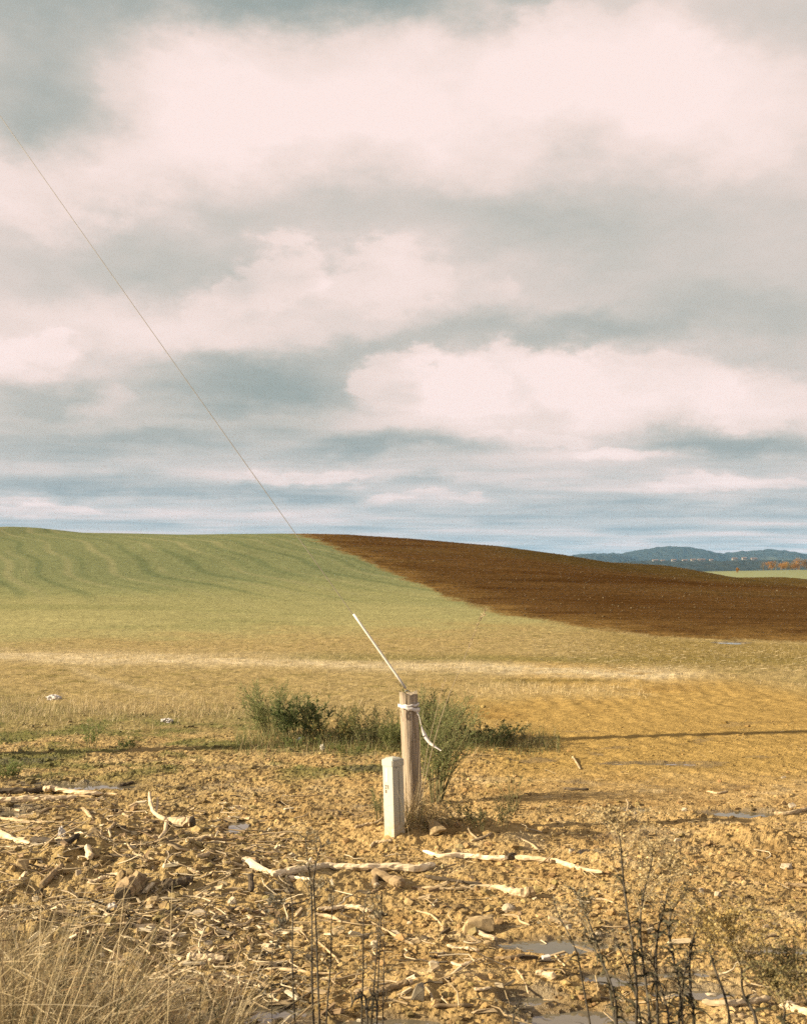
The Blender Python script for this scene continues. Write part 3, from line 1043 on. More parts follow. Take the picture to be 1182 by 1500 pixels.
# local faces: after the 45 degree turn, -X is the lit left face, -Y the right one
m, t, bs = material("faded_pink_sticker", 0.6, 0.3); bs.inputs['Base Color'].default_value = (0.50, 0.40, 0.38, 1); M_STK = m
m, t, bs = material("dark_ink", 0.7, 0.2); bs.inputs['Base Color'].default_value = (0.10, 0.07, 0.045, 1); M_INK = m
m, t, bs = material("grey_seam", 0.7, 0.2); bs.inputs['Base Color'].default_value = (0.22, 0.22, 0.18, 1); M_SEAM = m
ped(box(-a0 - 0.0007, 0.012, hb - 0.080, 0.0015, 0.028, 0.105), 'sticker', M_STK)
ped(box(0.004, -a0 - 0.001, hb * 0.56, 0.006, 0.003, hb * 0.72), 'seam', M_SEAM)
V, Fs = tube([(-0.018, -a0 + 0.002, hb - 0.020), (-0.018, -a0 - 0.004, hb - 0.020)], [0.005, 0.005], 10)
ped((V, Fs), 'latch', M_SEAM)
# the small black characters under the sticker: strokes in a 3 x 5 grid
GL = {'I': [(0, 4, 2, 4), (1, 0, 1, 4), (0, 0, 2, 0)], 'S': [(2, 4, 0, 4), (0, 4, 0, 2), (0, 2, 2, 2), (2, 2, 2, 0), (2, 0, 0, 0)],
      '8': [(0, 0, 2, 0), (0, 2, 2, 2), (0, 4, 2, 4), (0, 0, 0, 4), (2, 0, 2, 4)], '9': [(0, 0, 2, 0), (0, 2, 2, 2), (0, 4, 2, 4), (0, 2, 0, 4), (2, 0, 2, 4)]}


def glyph(ch, u0, w0, cell):
    pr = []
    for (x0_, y0_, x1_, y1_) in GL[ch]:
        u_, w_ = (x0_ + x1_) / 2 * cell, (y0_ + y1_) / 2 * cell
        su, sw_ = abs(x1_ - x0_) * cell + cell * 0.8, abs(y1_ - y0_) * cell + cell * 0.8
        pr.append(box(-a0 - 0.0008, -(u0 + u_), w0 + w_, 0.0016, su, sw_))
    return join(pr)


for ch, u0, w0, ce in (('I', -0.030, hb - 0.182, 0.0062), ('9', -0.006, hb - 0.182, 0.0062), ('8', -0.026, hb - 0.214, 0.0052)):
    ped(glyph(ch, u0, w0, ce), 'character', M_INK)

# ------------------------------------------------------------------ wood, roots and stones lying in the mud
GRES = 25


def limb_path(pp, thick0, thick1, lift=0.6, wob=0.25, seed=0):
    """photo polyline -> path on the ground, radii"""
    rr = random.Random(seed)
    P = []
    for (a_, b_) in pp:
        x, y, z = gnd(a_, b_)
        P.append(Vector((x, y, 0)))
    ymid = sum(p.y for p in P) / len(P)
    r0, r1 = 1.15 * thick0 / 2 / F * ymid, 1.15 * thick1 / 2 / F * ymid
    S = smooth_path(P, 5)
    if len(S) < 8:
        S = smooth_path(densify(S, (S[-1] - S[0]).length / 8), 1)
    n = len(S)
    R = [max(0.002, (r0 + (r1 - r0) * i / (n - 1)) * (1 + 0.09 * math.sin(i * 5.0 / n * 2 + seed) + rr.uniform(-0.04, 0.04))) for i in range(n)]
    Z = hgts(np.array([p.x for p in S]), np.array([p.y for p in S]))
    tt = np.linspace(0, 1, n)
    A_ = np.polyfit(tt, Z, 1)
    Zl = np.polyval(A_, tt)
    Zs = Zl + 0.45 * max(0.0, float((Z - Zl).max()))
    for i, p in enumerate(S):
        p.z = 0.85 * Zs[i] + 0.15 * Z[i] + R[i] * lift
        if 0 < i < n - 1:
            p.x += rr.uniform(-1, 1) * wob * R[i]; p.z += rr.uniform(-1, 1) * wob * R[i]
    return S, R


def limb(name, label, pp, t0, t1, mat, forks=(), cat='branch', group=None, flat=1.0, lift=0.65, sides=9, seed=None, endmat=None):
    seed = seed if seed is not None else len(bpy.data.objects)
    if mat is M_PALE and max(t0, t1) < 7:
        mat = M_PALE2
    S, R = limb_path(pp, t0, t1, lift, 0.10, seed)
    base = S[len(S) // 2].copy()
    base.z -= R[len(R) // 2]
    rr = random.Random(seed)
    shared = not forks and endmat is None
    V, Fs = tube([p - base for p in S], [r * (0.55 if i in (0, len(R) - 1) else 1.0) for i, r in enumerate(R)], sides, True, 0.17, flat, rr)
    # ragged broken ends
    if shared:
        o = new_obj(name, V, Fs, mat, None, max(R) < 0.012, base)
    else:
        o = empty(name, base)
        new_obj('stem', V, Fs, mat, o, max(R) < 0.012)
        for (fp, f0, f1, rise) in forks:
            S2, R2 = limb_path(fp, f0, f1, lift, 0.12, seed + 5)
            for i, p in enumerate(S2):
                p.z += rise * (i / (len(S2) - 1))
            V, Fs = tube([p - base for p in S2], R2, 7, True, 0.12, 1.0, rr)
            new_obj('fork', V, Fs, mat, o, True)
        if endmat:
            d = (S[-1] - S[-2]).normalized()
            V, Fs = tube([S[-1] - base, S[-1] + d * 0.02 - base], [R[-1] * 1.03, R[-1] * 0.9], 8, True, 0.1, flat, rr)
            new_obj('broken_end', V, Fs, endmat, o, False)
    return tag(o, label, cat, group)


def lump(w, d, h, seed=0, rough=0.2, sub=2, ang=False):
    """angular stone or clod: hull of scattered points; rough > 0.4 gives a crumpled sheet-like ball"""
    rr = random.Random(seed)
    bm = bmesh.new()
    if rough > 0.4:
        bmesh.ops.create_icosphere(bm, subdivisions=3, radius=0.5)
        o_ = Vector((rr.uniform(0, 50), rr.uniform(0, 50), rr.uniform(0, 50)))
        for v in bm.verts:
            n_ = v.co.normalized()
            k = 0.62 + 0.9 * abs(mnoise.noise(n_ * 2.1 + o_)) + 0.35 * abs(mnoise.noise(n_ * 5.0 + o_))
            v.co = n_ * 0.5 * k
    else:
        for _ in range(15 if ang else 40):
            p = Vector((rr.gauss(0, 1), rr.gauss(0, 1), rr.gauss(0, 1))).normalized() * 0.5
            if ang:
                p = Vector([max(-0.40, min(0.40, c * 1.25)) for c in p])
            bm.verts.new(p)
        r_ = bmesh.ops.convex_hull(bm, input=list(bm.verts))
        for v in [v for v in bm.verts if not v.link_faces]:
            bm.verts.remove(v)
        bmesh.ops.bevel(bm, geom=list(bm.edges), offset=0.035, segments=1, affect='EDGES')
        bmesh.ops.triangulate(bm, faces=list(bm.faces))
        bmesh.ops.subdivide_edges(bm, edges=[e for e in bm.edges if e.calc_length() > 0.16], cuts=1)
        o_ = Vector((rr.uniform(0, 50), 0, 0))
        for v in bm.verts:
            v.co *= 1 + rough * 0.8 * mnoise.noise(v.co * 7 + o_)
    for v in bm.verts:
        v.co = Vector((v.co.x * w, v.co.y * d, v.co.z * h)) * 1.12
    bm.verts.index_update()
    V = [v.co.copy() for v in bm.verts]
    Fs = [tuple(v.index for v in f.verts) for f in bm.faces]
    bm.free()
    return V, Fs


def stone(name, label, px, py, wpx, hpx, mat, cat='stone', group=None, seed=None, ang=True, rough=0.12, sink=0.25, sub=2):
    seed = seed if seed is not None else len(bpy.data.objects)
    x, y, z = gnd(px, py + hpx / 2 * 0.6)
    z = hgt(x, y)
    w_, h_ = wpx / F * y, hpx / F * y
    V, Fs = lump(w_, w_ * 0.8, h_ * 1.25, seed, rough, sub, ang)
    o = new_obj(name, V, Fs, mat, None, False, (x, y, z + h_ * (0.5 - sink)))
    return tag(o, label, cat, group)


G_W = 'bleached wood lying in the mud'
G_S = 'stones lying in the mud'
limb('log', 'long pale forked log lying before the post, the longest piece of driftwood', [(398, 1288), (420, 1283), (452, 1279), (474, 1272), (500, 1274), (530, 1278), (575, 1276), (612, 1278), (636, 1271)], 8, 10, M_SUNTONE,
     [([(418, 1284), (436, 1289), (458, 1296)], 6, 4, 0), ([(440, 1280), (449, 1275), (456, 1268)], 6, 3, 0.04)], 'log', G_W)
limb('branch', 'thick pale branch running into the left end of the longest log', [(356, 1265), (372, 1272), (390, 1281), (412, 1287)], 11, 7, M_SUNTONE, (), 'branch', G_W)
limb('stump', 'short knobbly stump propped under the longest log', [(546, 1284), (562, 1290), (576, 1296), (590, 1303)], 11, 14, M_TAN, [([(552, 1288), (549, 1296), (552, 1303)], 8, 8, 0)], 'stump')
limb('branch', 'long slim curved branch on the bare clay right of the post', [(754, 1261), (790, 1263), (815, 1266), (838, 1271), (858, 1278), (882, 1284)], 7, 5, M_PALE, (), 'branch', G_W)
limb('branch', 'straight tan branch ending at the dark bark chip', [(620, 1252), (645, 1257), (680, 1258), (715, 1261), (744, 1261)], 5, 8, M_SUNTONE, (), 'branch', G_W)
stone('bark_chip', 'small dark upright bark chip between two pale branches', 750, 1257, 15, 13, M_DARK, 'bark', None, 5)
limb('stick', 'dark wet stick behind two thin pale twigs', [(623, 1288), (650, 1290), (676, 1293), (706, 1295)], 6, 4, M_DARK, (), 'stick')
limb('twig', 'thin pale twig below the dark wet stick', [(618, 1303), (650, 1304), (684, 1306)], 3.5, 4.5, M_PALE, [([(660, 1304), (668, 1299), (672, 1294)], 2.5, 1.5, 0.02)], 'twig', G_W)
limb('branch', 'club-shaped pale root end with a broad broken tip', [(694, 1300), (728, 1303), (744, 1309), (760, 1313), (778, 1314)], 4, 15, M_PALE, (), 'root', G_W, endmat=M_TAN)
stone('stone', 'smooth pale egg-shaped stone below the club-shaped root', 745, 1331, 19, 11, M_STONE, 'stone', G_S, 3, False, 0.06)
limb('slab', 'split pale slab of wood under the thin weed stems', [(465, 1335), (485, 1335), (505, 1332), (525, 1335), (545, 1340)], 9, 11, M_PALE, (), 'wood', G_W, 0.55)
limb('stick', 'short pale stick in front of the split slab', [(460, 1342), (478, 1346), (500, 1352)], 5, 5, M_PALE, (), 'stick', G_W)
limb('stick', 'stubby cream stick right of the split slab', [(539, 1345), (550, 1347), (560, 1346)], 5, 5, M_PALE, (), 'stick', G_W)
limb('stick', 'dark stick lying right of the split slab', [(540, 1338), (555, 1341), (568, 1341)], 5, 4, M_DARK, (), 'stick')
stone('stone', 'grey-brown rounded stone below the split slab', 495, 1364, 22, 14, M_BSTONE, 'stone', G_S, 7)
limb('twig', 'thin pale twig slanting across the weed stems', [(462, 1378), (476, 1392), (490, 1405), (502, 1420)], 3.2, 2.0, M_PALE, [([(440, 1366), (448, 1374), (453, 1383)], 2.5, 1.5, 0)], 'twig', G_W)
limb('twig', 'long thin twig slanting down from the split slab', [(541, 1351), (560, 1362), (582, 1376), (606, 1387)], 2.5, 4.0, M_PALE, (), 'twig', G_W)
limb('branch', 'straight grey branch lying across beside the puddle', [(388, 1424), (420, 1424), (455, 1427), (492, 1428)], 5.5, 3, M_PALE, (), 'branch', G_W)
limb('stick', 'thick short stick, half pale and half dark, by the upright stone', [(545, 1462), (562, 1456), (580, 1450), (598, 1446)], 8, 9, M_TAN, (), 'stick', None, endmat=M_PALE)
stone('stone', 'upright grey stone standing at the edge of the mud', 612, 1458, 21, 27, M_GSTONE, 'stone', G_S, 12, True, 0.1, 0.15)
limb('stick', 'small cream stick left of the upright grey stone', [(584, 1466), (598, 1467), (610, 1466)], 4, 4, M_PALE, (), 'stick', G_W)
limb('root', 'pale root arching up beside the upright grey stone', [(622, 1449), (630, 1458), (634, 1472), (637, 1480)], 3, 4, M_PALE, (), 'root', G_W)
stone('clod', 'big angular brown clod of earth', 700, 1355, 50, 26, M_BSTONE, 'clod', None, 22, True, 0.16, 0.2, 3)
limb('slab', 'pale chip of wood leaning in front of the big clod', [(694, 1369), (708, 1374), (726, 1381)], 6, 11, M_PALE, (), 'wood', G_W, 0.6)
stone('clod', 'small tan lump just below the big clod', 714, 1385, 13, 9, M_BSTONE, 'clod', None, 8)
limb('slab', 'flat pale board end on the mud below the big clod', [(655, 1389), (670, 1391), (686, 1392), (702, 1393)], 7, 9, M_PALE, (), 'wood', G_W, 0.5)
stone('stone', 'pale flat stone at the middle of the open mud', 635, 1414, 19, 9, M_STONE, 'stone', G_S, 31)
limb('slab', 'thin tan wood chip right of the pale flat stone', [(662, 1416), (675, 1419), (690, 1415)], 9, 6, M_PALE, (), 'wood', G_W, 0.5)
limb('stick', 'low tan stick above the small white block', [(724, 1405), (746, 1406), (768, 1403)], 5, 6, M_TAN, (), 'stick')
V, Fs = box(0, 0, 0, 0.045, 0.03, 0.026, 0.004)
x, y, z = gnd(800, 1407)
o = new_obj('foam_block', V, Fs, M_LITTER, None, False, (x, y, hgt(x, y) + 0.012)); o.rotation_euler = (0.1, -0.12, 0.2)
tag(o, 'small white block of litter in the mud', 'litter')
limb('stick', 'thick tan stick with rounded end near the small white block', [(785, 1428), (798, 1432), (814, 1437)], 8, 10, M_PALE, (), 'stick', G_W)
limb('slab', 'pale splinter of wood over the near mud', [(694, 1457), (706, 1456), (719, 1453)], 8, 5, M_PALE, (), 'wood', G_W, 0.6)
limb('branch', 'half-sunk grey branch at the bottom of the mud', [(636, 1482), (655, 1478), (674, 1475), (694, 1474)], 6, 5, M_TAN, (), 'branch')
limb('root', 'pale arched stem curving over the near puddle', [(738, 1424), (752, 1422), (762, 1430), (769, 1446), (774, 1462)], 3, 2.5, M_PALE, (), 'root', G_W)
limb('branch', 'pale branch behind the dark weeds at the bottom', [(1028, 1479), (1060, 1476), (1095, 1474), (1128, 1470)], 8, 9, M_PALE, (), 'branch', G_W)
limb('branch', 'thick pale branch at the bottom edge beside the golden weed', [(1142, 1477), (1160, 1481), (1182, 1488), (1205, 1493)], 8, 12, M_PALE, (), 'branch', G_W)
limb('stick', 'short pale stick lying at the rim of the weed-grown puddle', [(905, 1472), (925, 1473), (946, 1474)], 4, 5, M_PALE, (), 'stick', G_W)
# left heap
limb('slab', 'broad pale split slab at the top of the left debris heap', [(63, 1162), (82, 1163), (104, 1165), (126, 1167), (150, 1168)], 15, 11, M_PALE, (), 'wood', G_W, 0.5)
limb('slab', 'narrow tan splinter lying along the broad split slab', [(100, 1164), (118, 1167), (135, 1170)], 3, 4, M_TAN, (), 'wood')
limb('log', 'long half-buried pale log at the left edge', [(-20, 1178), (10, 1177), (40, 1175), (75, 1174), (112, 1172)], 11, 7, M_PALE, (), 'log', G_W)
limb('log', 'dark wet log behind the half-buried pale log', [(-20, 1163), (10, 1163), (40, 1162), (66, 1161)], 8, 8, M_DARK, (), 'log')
limb('stick', 'pale straight stick below the half-buried log', [(-10, 1203), (15, 1204), (40, 1205), (68, 1207)], 4, 4, M_PALE, (), 'stick', G_W)
limb('branch', 'pale branch slanting in from the left edge', [(-15, 1219), (8, 1228), (24, 1236), (44, 1240)], 10, 6, M_PALE, [([(10, 1228), (26, 1231), (38, 1232)], 5, 3, 0.01)], 'branch', G_W)
limb('log', 'dark log with a pale broken middle in the left heap', [(46, 1237), (65, 1241), (90, 1242), (116, 1237)], 9, 8, M_DARK, (), 'log')
limb('slab', 'cream splintered piece lying on the dark log', [(73, 1235), (84, 1236), (96, 1236)], 7, 6, M_PALE, (), 'wood', G_W, 0.8)
limb('stick', 'chunky pale stick left of the round clay lump', [(110, 1221), (118, 1227), (129, 1233)], 6, 8, M_PALE, (), 'stick', G_W)
stone('clod', 'round clay lump in the left debris heap', 142, 1218, 24, 15, M_BSTONE, 'clod', None, 41)
limb('stick', 'small pale stick standing off the round clay lump', [(156, 1220), (162, 1216), (169, 1211)], 5, 4, M_PALE, (), 'stick', G_W)
limb('stump', 'short pale stump end sticking up in the left heap', [(132, 1264), (130, 1256), (128, 1248)], 9, 8, M_PALE, (), 'stump', G_W, 1.0, 1.2)
limb('trunk_piece', 'crooked tan trunk piece leaning towards the dry grass', [(60, 1302), (70, 1292), (80, 1282), (92, 1272)], 10, 8, M_TAN, (), 'wood')
limb('branch', 'long pale curved branch over the dark round log', [(128, 1294), (142, 1293), (155, 1288), (172, 1285), (200, 1286)], 6, 7, M_PALE, [([(140, 1292), (128, 1288), (118, 1290)], 3.5, 2, 0.0)], 'branch', G_W)
limb('log', 'short thick dark log seen end-on in the left heap', [(208, 1296), (198, 1304), (188, 1313), (180, 1322)], 22, 25, M_TAN, (), 'log', None, 1.0, 0.75, 14, 77, M_DARK)
limb('root', 'thin pale root crossing the end of the dark log', [(203, 1286), (212, 1296), (222, 1306), (233, 1316)], 4, 3, M_PALE, [([(214, 1298), (208, 1304), (206, 1312)], 2.5, 1.5, 0.0)], 'root', G_W)
limb('root', 'thin pale root leaning away from the dark log', [(236, 1298), (246, 1306), (256, 1314), (266, 1322)], 3, 2.5, M_PALE, (), 'root', G_W)
limb('log', 'dark short log beside the crossed roots', [(238, 1300), (252, 1301), (270, 1299), (282, 1296)], 14, 12, M_DARK, (), 'log')
limb('root_stump', 'uprooted pale stump with three spreading roots', [(232, 1200), (244, 1206), (256, 1210), (268, 1211), (281, 1211)], 5, 16, M_PALE,
     [([(243, 1207), (226, 1199), (220, 1190), (219, 1181)], 6, 4, 0.10), ([(226, 1198), (230, 1191), (231, 1184)], 4, 3, 0.08), ([(244, 1208), (242, 1220), (236, 1229), (231, 1234)], 6, 3, 0.0), ([(262, 1207), (275, 1203), (291, 1199)], 3, 2, 0.02)], 'stump', None, 1.0, 0.8, 10, 91, M_DARK)
limb('stick', 'smooth cream stick right of the uprooted stump', [(286, 1230), (298, 1229), (313, 1228)], 5, 6, M_PALE, (), 'stick', G_W)
limb('branch', 'tan branch trailing towards the wheel rut', [(282, 1248), (298, 1243), (314, 1240), (335, 1236), (348, 1230)], 6, 3, M_TAN, (), 'branch')
limb('stick', 'pale stick lying below the uprooted stump', [(246, 1250), (262, 1250), (280, 1251)], 4, 4, M_PALE, (), 'stick', G_W)
limb('root', 'pale root fan spread in the left heap', [(186, 1243), (196, 1253), (204, 1257), (226, 1264)], 3, 3, M_PALE, [([(204, 1256), (206, 1248), (207, 1242)], 2.5, 1.5, 0.02), ([(203, 1257), (210, 1264), (214, 1270)], 2.5, 1.5, 0)], 'root', G_W)
limb('stick', 'dark stick left of the root fan', [(160, 1252), (178, 1258), (204, 1260)], 4, 5, M_DARK, (), 'stick')
limb('branch', 'pale branch left of the longest log, thin end forward', [(328, 1268), (345, 1272), (362, 1272)], 4, 6, M_PALE, (), 'branch', G_W)
limb('stick', 'small cream stick above the two-pronged root', [(275, 1277), (284, 1280), (292, 1281)], 5, 6, M_PALE, (), 'stick', G_W)
limb('root', 'two-pronged pale root lying open to the left', [(342, 1361), (352, 1360), (362, 1355), (371, 1348)], 5, 5, M_PALE, [([(344, 1361), (334, 1352), (318, 1346)], 5, 4, 0), ([(338, 1354), (333, 1348), (330, 1342)], 3, 2, 0.02)], 'root', G_W)
stone('stone', 'pale flat-topped stone above the two-pronged root', 292, 1341, 25, 12, M_STONE, 'stone', G_S, 51)
stone('stone', 'small white stone near the dark short stump', 340, 1321, 15, 10, M_STONE, 'stone', G_S, 52)
limb('stump', 'dark short stump standing in the mud', [(368, 1312), (368, 1303), (367, 1294)], 7, 8, M_DARK, (), 'stump', None, 1.0, 2.0)
limb('stick', 'smooth tan stick at the edge of the dry grass', [(190, 1359), (206, 1360), (227, 1361)], 6, 7, M_PALE, (), 'stick', G_W)
limb('stick', 'short pale stick left of the smooth tan stick', [(172, 1357), (180, 1358), (190, 1360)], 6, 5, M_PALE, (), 'stick', G_W)
limb('log', 'short cream log with a dark hollow end beside the dry grass', [(274, 1410), (290, 1410), (310, 1410), (330, 1410)], 14, 11, M_PALE, (), 'log', None, endmat=M_DARK)
stone('stone', 'flat tan stone above the cream log', 305, 1383, 14, 7, M_STONE, 'stone', G_S, 55)
stone('stone', 'bright pale stone low in the left heap', 115, 1281, 10, 9, M_STONE, 'stone', G_S, 56)
stone('clod', 'brown clod with a dark hollow at the left of the heap', 32, 1273, 20, 15, M_BSTONE, 'clod', None, 57)
stone('stone', 'pale lump beside the brown hollow clod', 58, 1269, 16, 10, M_BSTONE, 'stone', G_S, 58)
stone('clod', 'tan clod at the foot of the end-on log', 222, 1322, 26, 15, M_BSTONE, 'clod', None, 59)
stone('stone', 'yellow stone half hidden by the dry grass', 52, 1319, 12, 9, M_STONE, 'stone', G_S, 60)
# crumpled litter
stone('crumpled_wrapper', 'crumpled white wrapper on the mud near the dry grass', 165, 1332, 15, 15, M_LITTER, 'litter', None, 61, True, 0.5, 0.25, 2)
stone('plastic_scrap', 'white plastic scrap standing up in the left heap', 91, 1222, 10, 17, M_LITTER, 'litter', None, 62, True, 0.5, 0.2, 2)
stone('plastic_bag', 'pale plastic bag caught on the stubble', 79, 1022, 19, 9, M_LITTER, 'bag', None, 66, True, 0.55, 0.3, 3)
stone('plastic_bag', 'small crumpled pale bag left of the green bush', 245, 1056, 16, 7, M_LITTER, 'bag', None, 64, True, 0.55, 0.2, 3)
m, t, bs = material("clear_plastic_bottle", 0.25, 0.5); bs.inputs['Base Color'].default_value = (0.42, 0.47, 0.50, 1); M_BOT = m
x, y, z = gnd(438, 1087)
V, Fs = tube([(-0.045, 0, 0), (-0.04, 0, 0), (0.03, 0, 0.004), (0.05, 0, 0.006), (0.065, 0, 0.007)], [0.018, 0.026, 0.026, 0.012, 0.012], 12)
o = new_obj('plastic_bottle', V, Fs, M_BOT, None, True, (x, y, hgt(x, y) + 0.02)); o.rotation_euler = (0, -0.5, 0.6)
tag(o, 'clear bluish plastic bottle dropped before the green bushes', 'bottle')
stone('paper_scrap', 'torn pale paper scrap in the weeds before the bushes', 472, 1097, 6, 8, M_LITTER, 'litter', None, 67, True, 0.5, 0.2, 2)
# beside the post
stone('clod', 'square brown block of earth at the foot of the post', 642, 1214, 31, 26, M_BSTONE, 'clod', None, 68, True, 0.08, 0.2, 3)
limb('root', 'thin pale root curving over the shaded hollow by the post', [(756, 1229), (768, 1233), (780, 1240), (791, 1249)], 3, 3, M_PALE, (), 'root', G_W)
limb('root', 'forked pale root in the dark hollow by the post', [(690, 1233), (702, 1231), (712, 1226), (720, 1222)], 3.5, 3, M_PALE, [([(700, 1231), (690, 1226), (685, 1219)], 3, 2, 0.02)], 'root', G_W)
limb('root', 'curved tan root at the foot of the pedestal', [(543, 1243), (548, 1237), (560, 1234), (575, 1232)], 4, 5, M_PALE, (), 'root', G_W)
limb('stick', 'grey stick leaning at the left of the pedestal', [(520, 1214), (535, 1211), (550, 1207), (562, 1200)], 5, 4, M_PALE, (), 'stick', G_W)
limb('stick', 'thin dark stick on the smooth clay', [(825, 1156), (842, 1158), (862, 1158)], 3, 4, M_DARK, (), 'stick')
limb('twig', 'bent pale twig in the smooth clay right of the bushes', [(838, 1110), (844, 1118), (850, 1128)], 3, 2, M_PALE, (), 'twig', G_W)
limb('twig', 'small upright pale twig beside the shallow puddle', [(918, 1190), (920, 1182), (917, 1175)], 3, 2, M_PALE, (), 'twig', G_W)
limb('branch', 'flat grey branch at the right edge of the clay', [(1134, 1196), (1150, 1196), (1168, 1192), (1190, 1186)], 5, 5, M_PALE, (), 'branch', G_W)
for (px, py, w_, h_, lb) in ((1160, 1180, 12, 8, 'cream stone near the flat grey branch'), (1053, 1311, 13, 9, 'bright cream stone in the right-hand mud'), (1152, 1270, 18, 10, 'tan stone on the clay under the right edge'),
                             (834, 1361, 14, 8, 'pale stone behind the long puddle'), (876, 1373, 9, 6, 'small bright stone at the rim of the long puddle'), (1027, 1308, 8, 7, 'small round stone left of the bright cream stone'),
                             (1147, 1139, 8, 5, 'small white stone far out on the smooth clay'), (1002, 1186, 9, 6, 'small pale stone below the shallow puddle'), (931, 1191, 8, 5, 'small flat stone by the upright pale twig'),
                             (548, 1386, 12, 12, 'tan stone right of the thin weed stems'), (600, 1352, 9, 6, 'small tan stone near the long slanting twig'), (838, 1246, 10, 7, 'ochre stone beside the small round puddle'),
                             (1155, 1470, 16, 8, 'pale stone above the bottom-edge branch'), (1042, 1452, 20, 10, 'dusty lump beside the golden weed'), (552, 1298, 10, 12, 'pale knob of stone under the stump')):
    stone('stone', lb, px, py, w_, h_, M_STONE, 'stone', G_S)
for (pp, t0, t1, mt, lb) in (
        ([(1035, 1160), (1050, 1163), (1066, 1161)], 3, 3, M_PALE, 'short thin stick on the smooth clay above the shallow puddle'),
        ([(1108, 1380), (1125, 1378), (1145, 1372)], 4, 5, M_TAN, 'tan stick at the rim of the far right puddle'),
        ([(1118, 1362), (1130, 1358), (1142, 1356)], 5, 6, M_PALE, 'stubby pale stick above the far right puddle'),
        ([(1150, 1298), (1165, 1300), (1186, 1302)], 5, 6, M_TAN, 'tan wood end at the right edge of the mud'),
        ([(868, 1318), (885, 1320), (900, 1325)], 3, 3, M_PALE, 'thin pale stick under the feathery weed'),
        ([(610, 1336), (632, 1342), (650, 1360)], 2.5, 3, M_PALE, 'thin curved twig in the open mud right of the slab'),
        ([(735, 1342), (758, 1343), (762, 1351), (776, 1357)], 3, 3, M_PALE, 'kinked pale twig right of the big clod'),
        ([(812, 1402), (820, 1410), (828, 1420)], 3, 2, M_PALE, 'thin twig right of the small white block'),
        ([(400, 1365), (425, 1366), (452, 1367)], 3, 2.5, M_PALE, 'thin straight twig left of the weed stems'),
        ([(520, 1372), (545, 1373), (566, 1372)], 2.5, 2, M_PALE, 'thin level twig among the weed stems'),
        ([(640, 1392), (648, 1396), (655, 1402)], 4, 3, M_TAN, 'short tan stick below the flat board end'),
        ([(150, 1165), (160, 1165), (172, 1167)], 3, 3, M_PALE, 'pale splinter off the end of the broad slab'),
        ([(172, 1153), (183, 1151), (196, 1149)], 5, 4, M_DARK, 'black stick just above the broad split slab'),
        ([(120, 1185), (128, 1195), (138, 1206)], 5, 4, M_PALE, 'pale stick leaning above the round clay lump'),
        ([(30, 1198), (50, 1193), (72, 1187), (96, 1184)], 3, 4, M_PALE, 'pale rod slanting above the straight stick'),
        ([(180, 1196), (190, 1198), (198, 1192)], 4, 3, M_PALE, 'pale hooked root behind the round clay lump'),
        ([(288, 1262), (300, 1256), (312, 1253)], 5, 6, M_PALE, 'pale broken stick below the tan trailing branch'),
        ([(390, 1343), (382, 1334), (381, 1328)], 4, 3, M_PALE, 'small pale stick upright near the two-pronged root')):
    limb('stick', lb, pp, t0, t1, mt, (), 'stick', G_W if mt is M_PALE else None)

# ------------------------------------------------------------------ loose cover of the ground (uncountable)
SOILP = tint_mat("clod_earth", 0.95, 0.12, 40.0, 0.3, bump=0.5)
STRAW = tint_mat("straw", 0.75, 0.25, 60.0, 0.2)
GRASS = tint_mat("grass_blade", 0.7, 0.25, 25.0, 0.2, transl=0.25)
LEAF = tint_mat("weed_leaf", 0.65, 0.25, 30.0, 0.25, transl=0.5)
CROWN = LEAF


def wedge_points(n, y0, y1, power=1.0, half=0.40, rng=RNG):
    """points scattered over the ground, thinning with distance"""
    u = rng.random(n)
    if power == 1.0:
        y = y0 * (y1 / y0) ** u
    else:
        e = 1 - power
        y = (y0 ** e + u * (y1 ** e - y0 ** e)) ** (1 / e)
    x = (rng.random(n) * 2 - 1) * half * (y + 1.0)
    return x, y


def in_puddle(x, y, k=1.05):
    r = np.zeros(len(x), bool)
    for (ex, ey, rx, ry, lvl) in PUD:
        r |= (((x - ex) / rx) ** 2 + ((y - ey) / ry) ** 2) < k * k
    return r


def col_of(x, y):
    return CX + F * x / y


def row_of(x, y):
    return HY + F * (EYE - hgts(x, y)) / y


# clods of earth
ico = bmesh.new(); bmesh.ops.create_icosphere(ico, subdivisions=1, radius=1.0); ico.verts.index_update()
IV = np.array([v.co[:] for v in ico.verts]); IF = np.array([[v.index for v in f.verts] for f in ico.faces]); ico.free()
NCLOD = 42000
x, y = wedge_points(NCLOD, 4.5, 19.0, 1.15)
dens = fbm(x * 1.3, y * 1.3, 3, 0.55, 140)
px_ = col_of(x, y)
smoothz = sstep(0.0, 1.8, x - 0.12 * (y - 9)) * sstep(9.6, 11.0, y)
keep = (RNG.random(NCLOD) < np.clip(0.55 + 0.7 * dens, 0.1, 1) * (1 - 0.78 * smoothz)) & (~in_puddle(x, y, 0.95) | (RNG.random(NCLOD) < 0.012)) & (RNG.random(NCLOD) < mud_mask(x, y))
x, y, smoothz = x[keep], y[keep], smoothz[keep]
n = len(x)
sz_ = 0.0070 * np.exp(RNG.normal(0, 0.60, n)) * (1 - 0.3 * smoothz) * (0.8 + 0.035 * y)
heap = np.where((col_of(x, y) < 430) & (row_of(x, y) > 1170), 1.0, 0.0)
sz_ = np.minimum(sz_ * (1 + 0.2 * heap), 0.036 + 0.010 * heap)
tmpl = np.stack([IV * (1 + 0.34 * (np.random.default_rng(k).random((12, 1)) - 0.5) * 2) for k in range(40)])
ti = RNG.integers(0, 40, n)
an = RNG.random(n) * 2 * np.pi
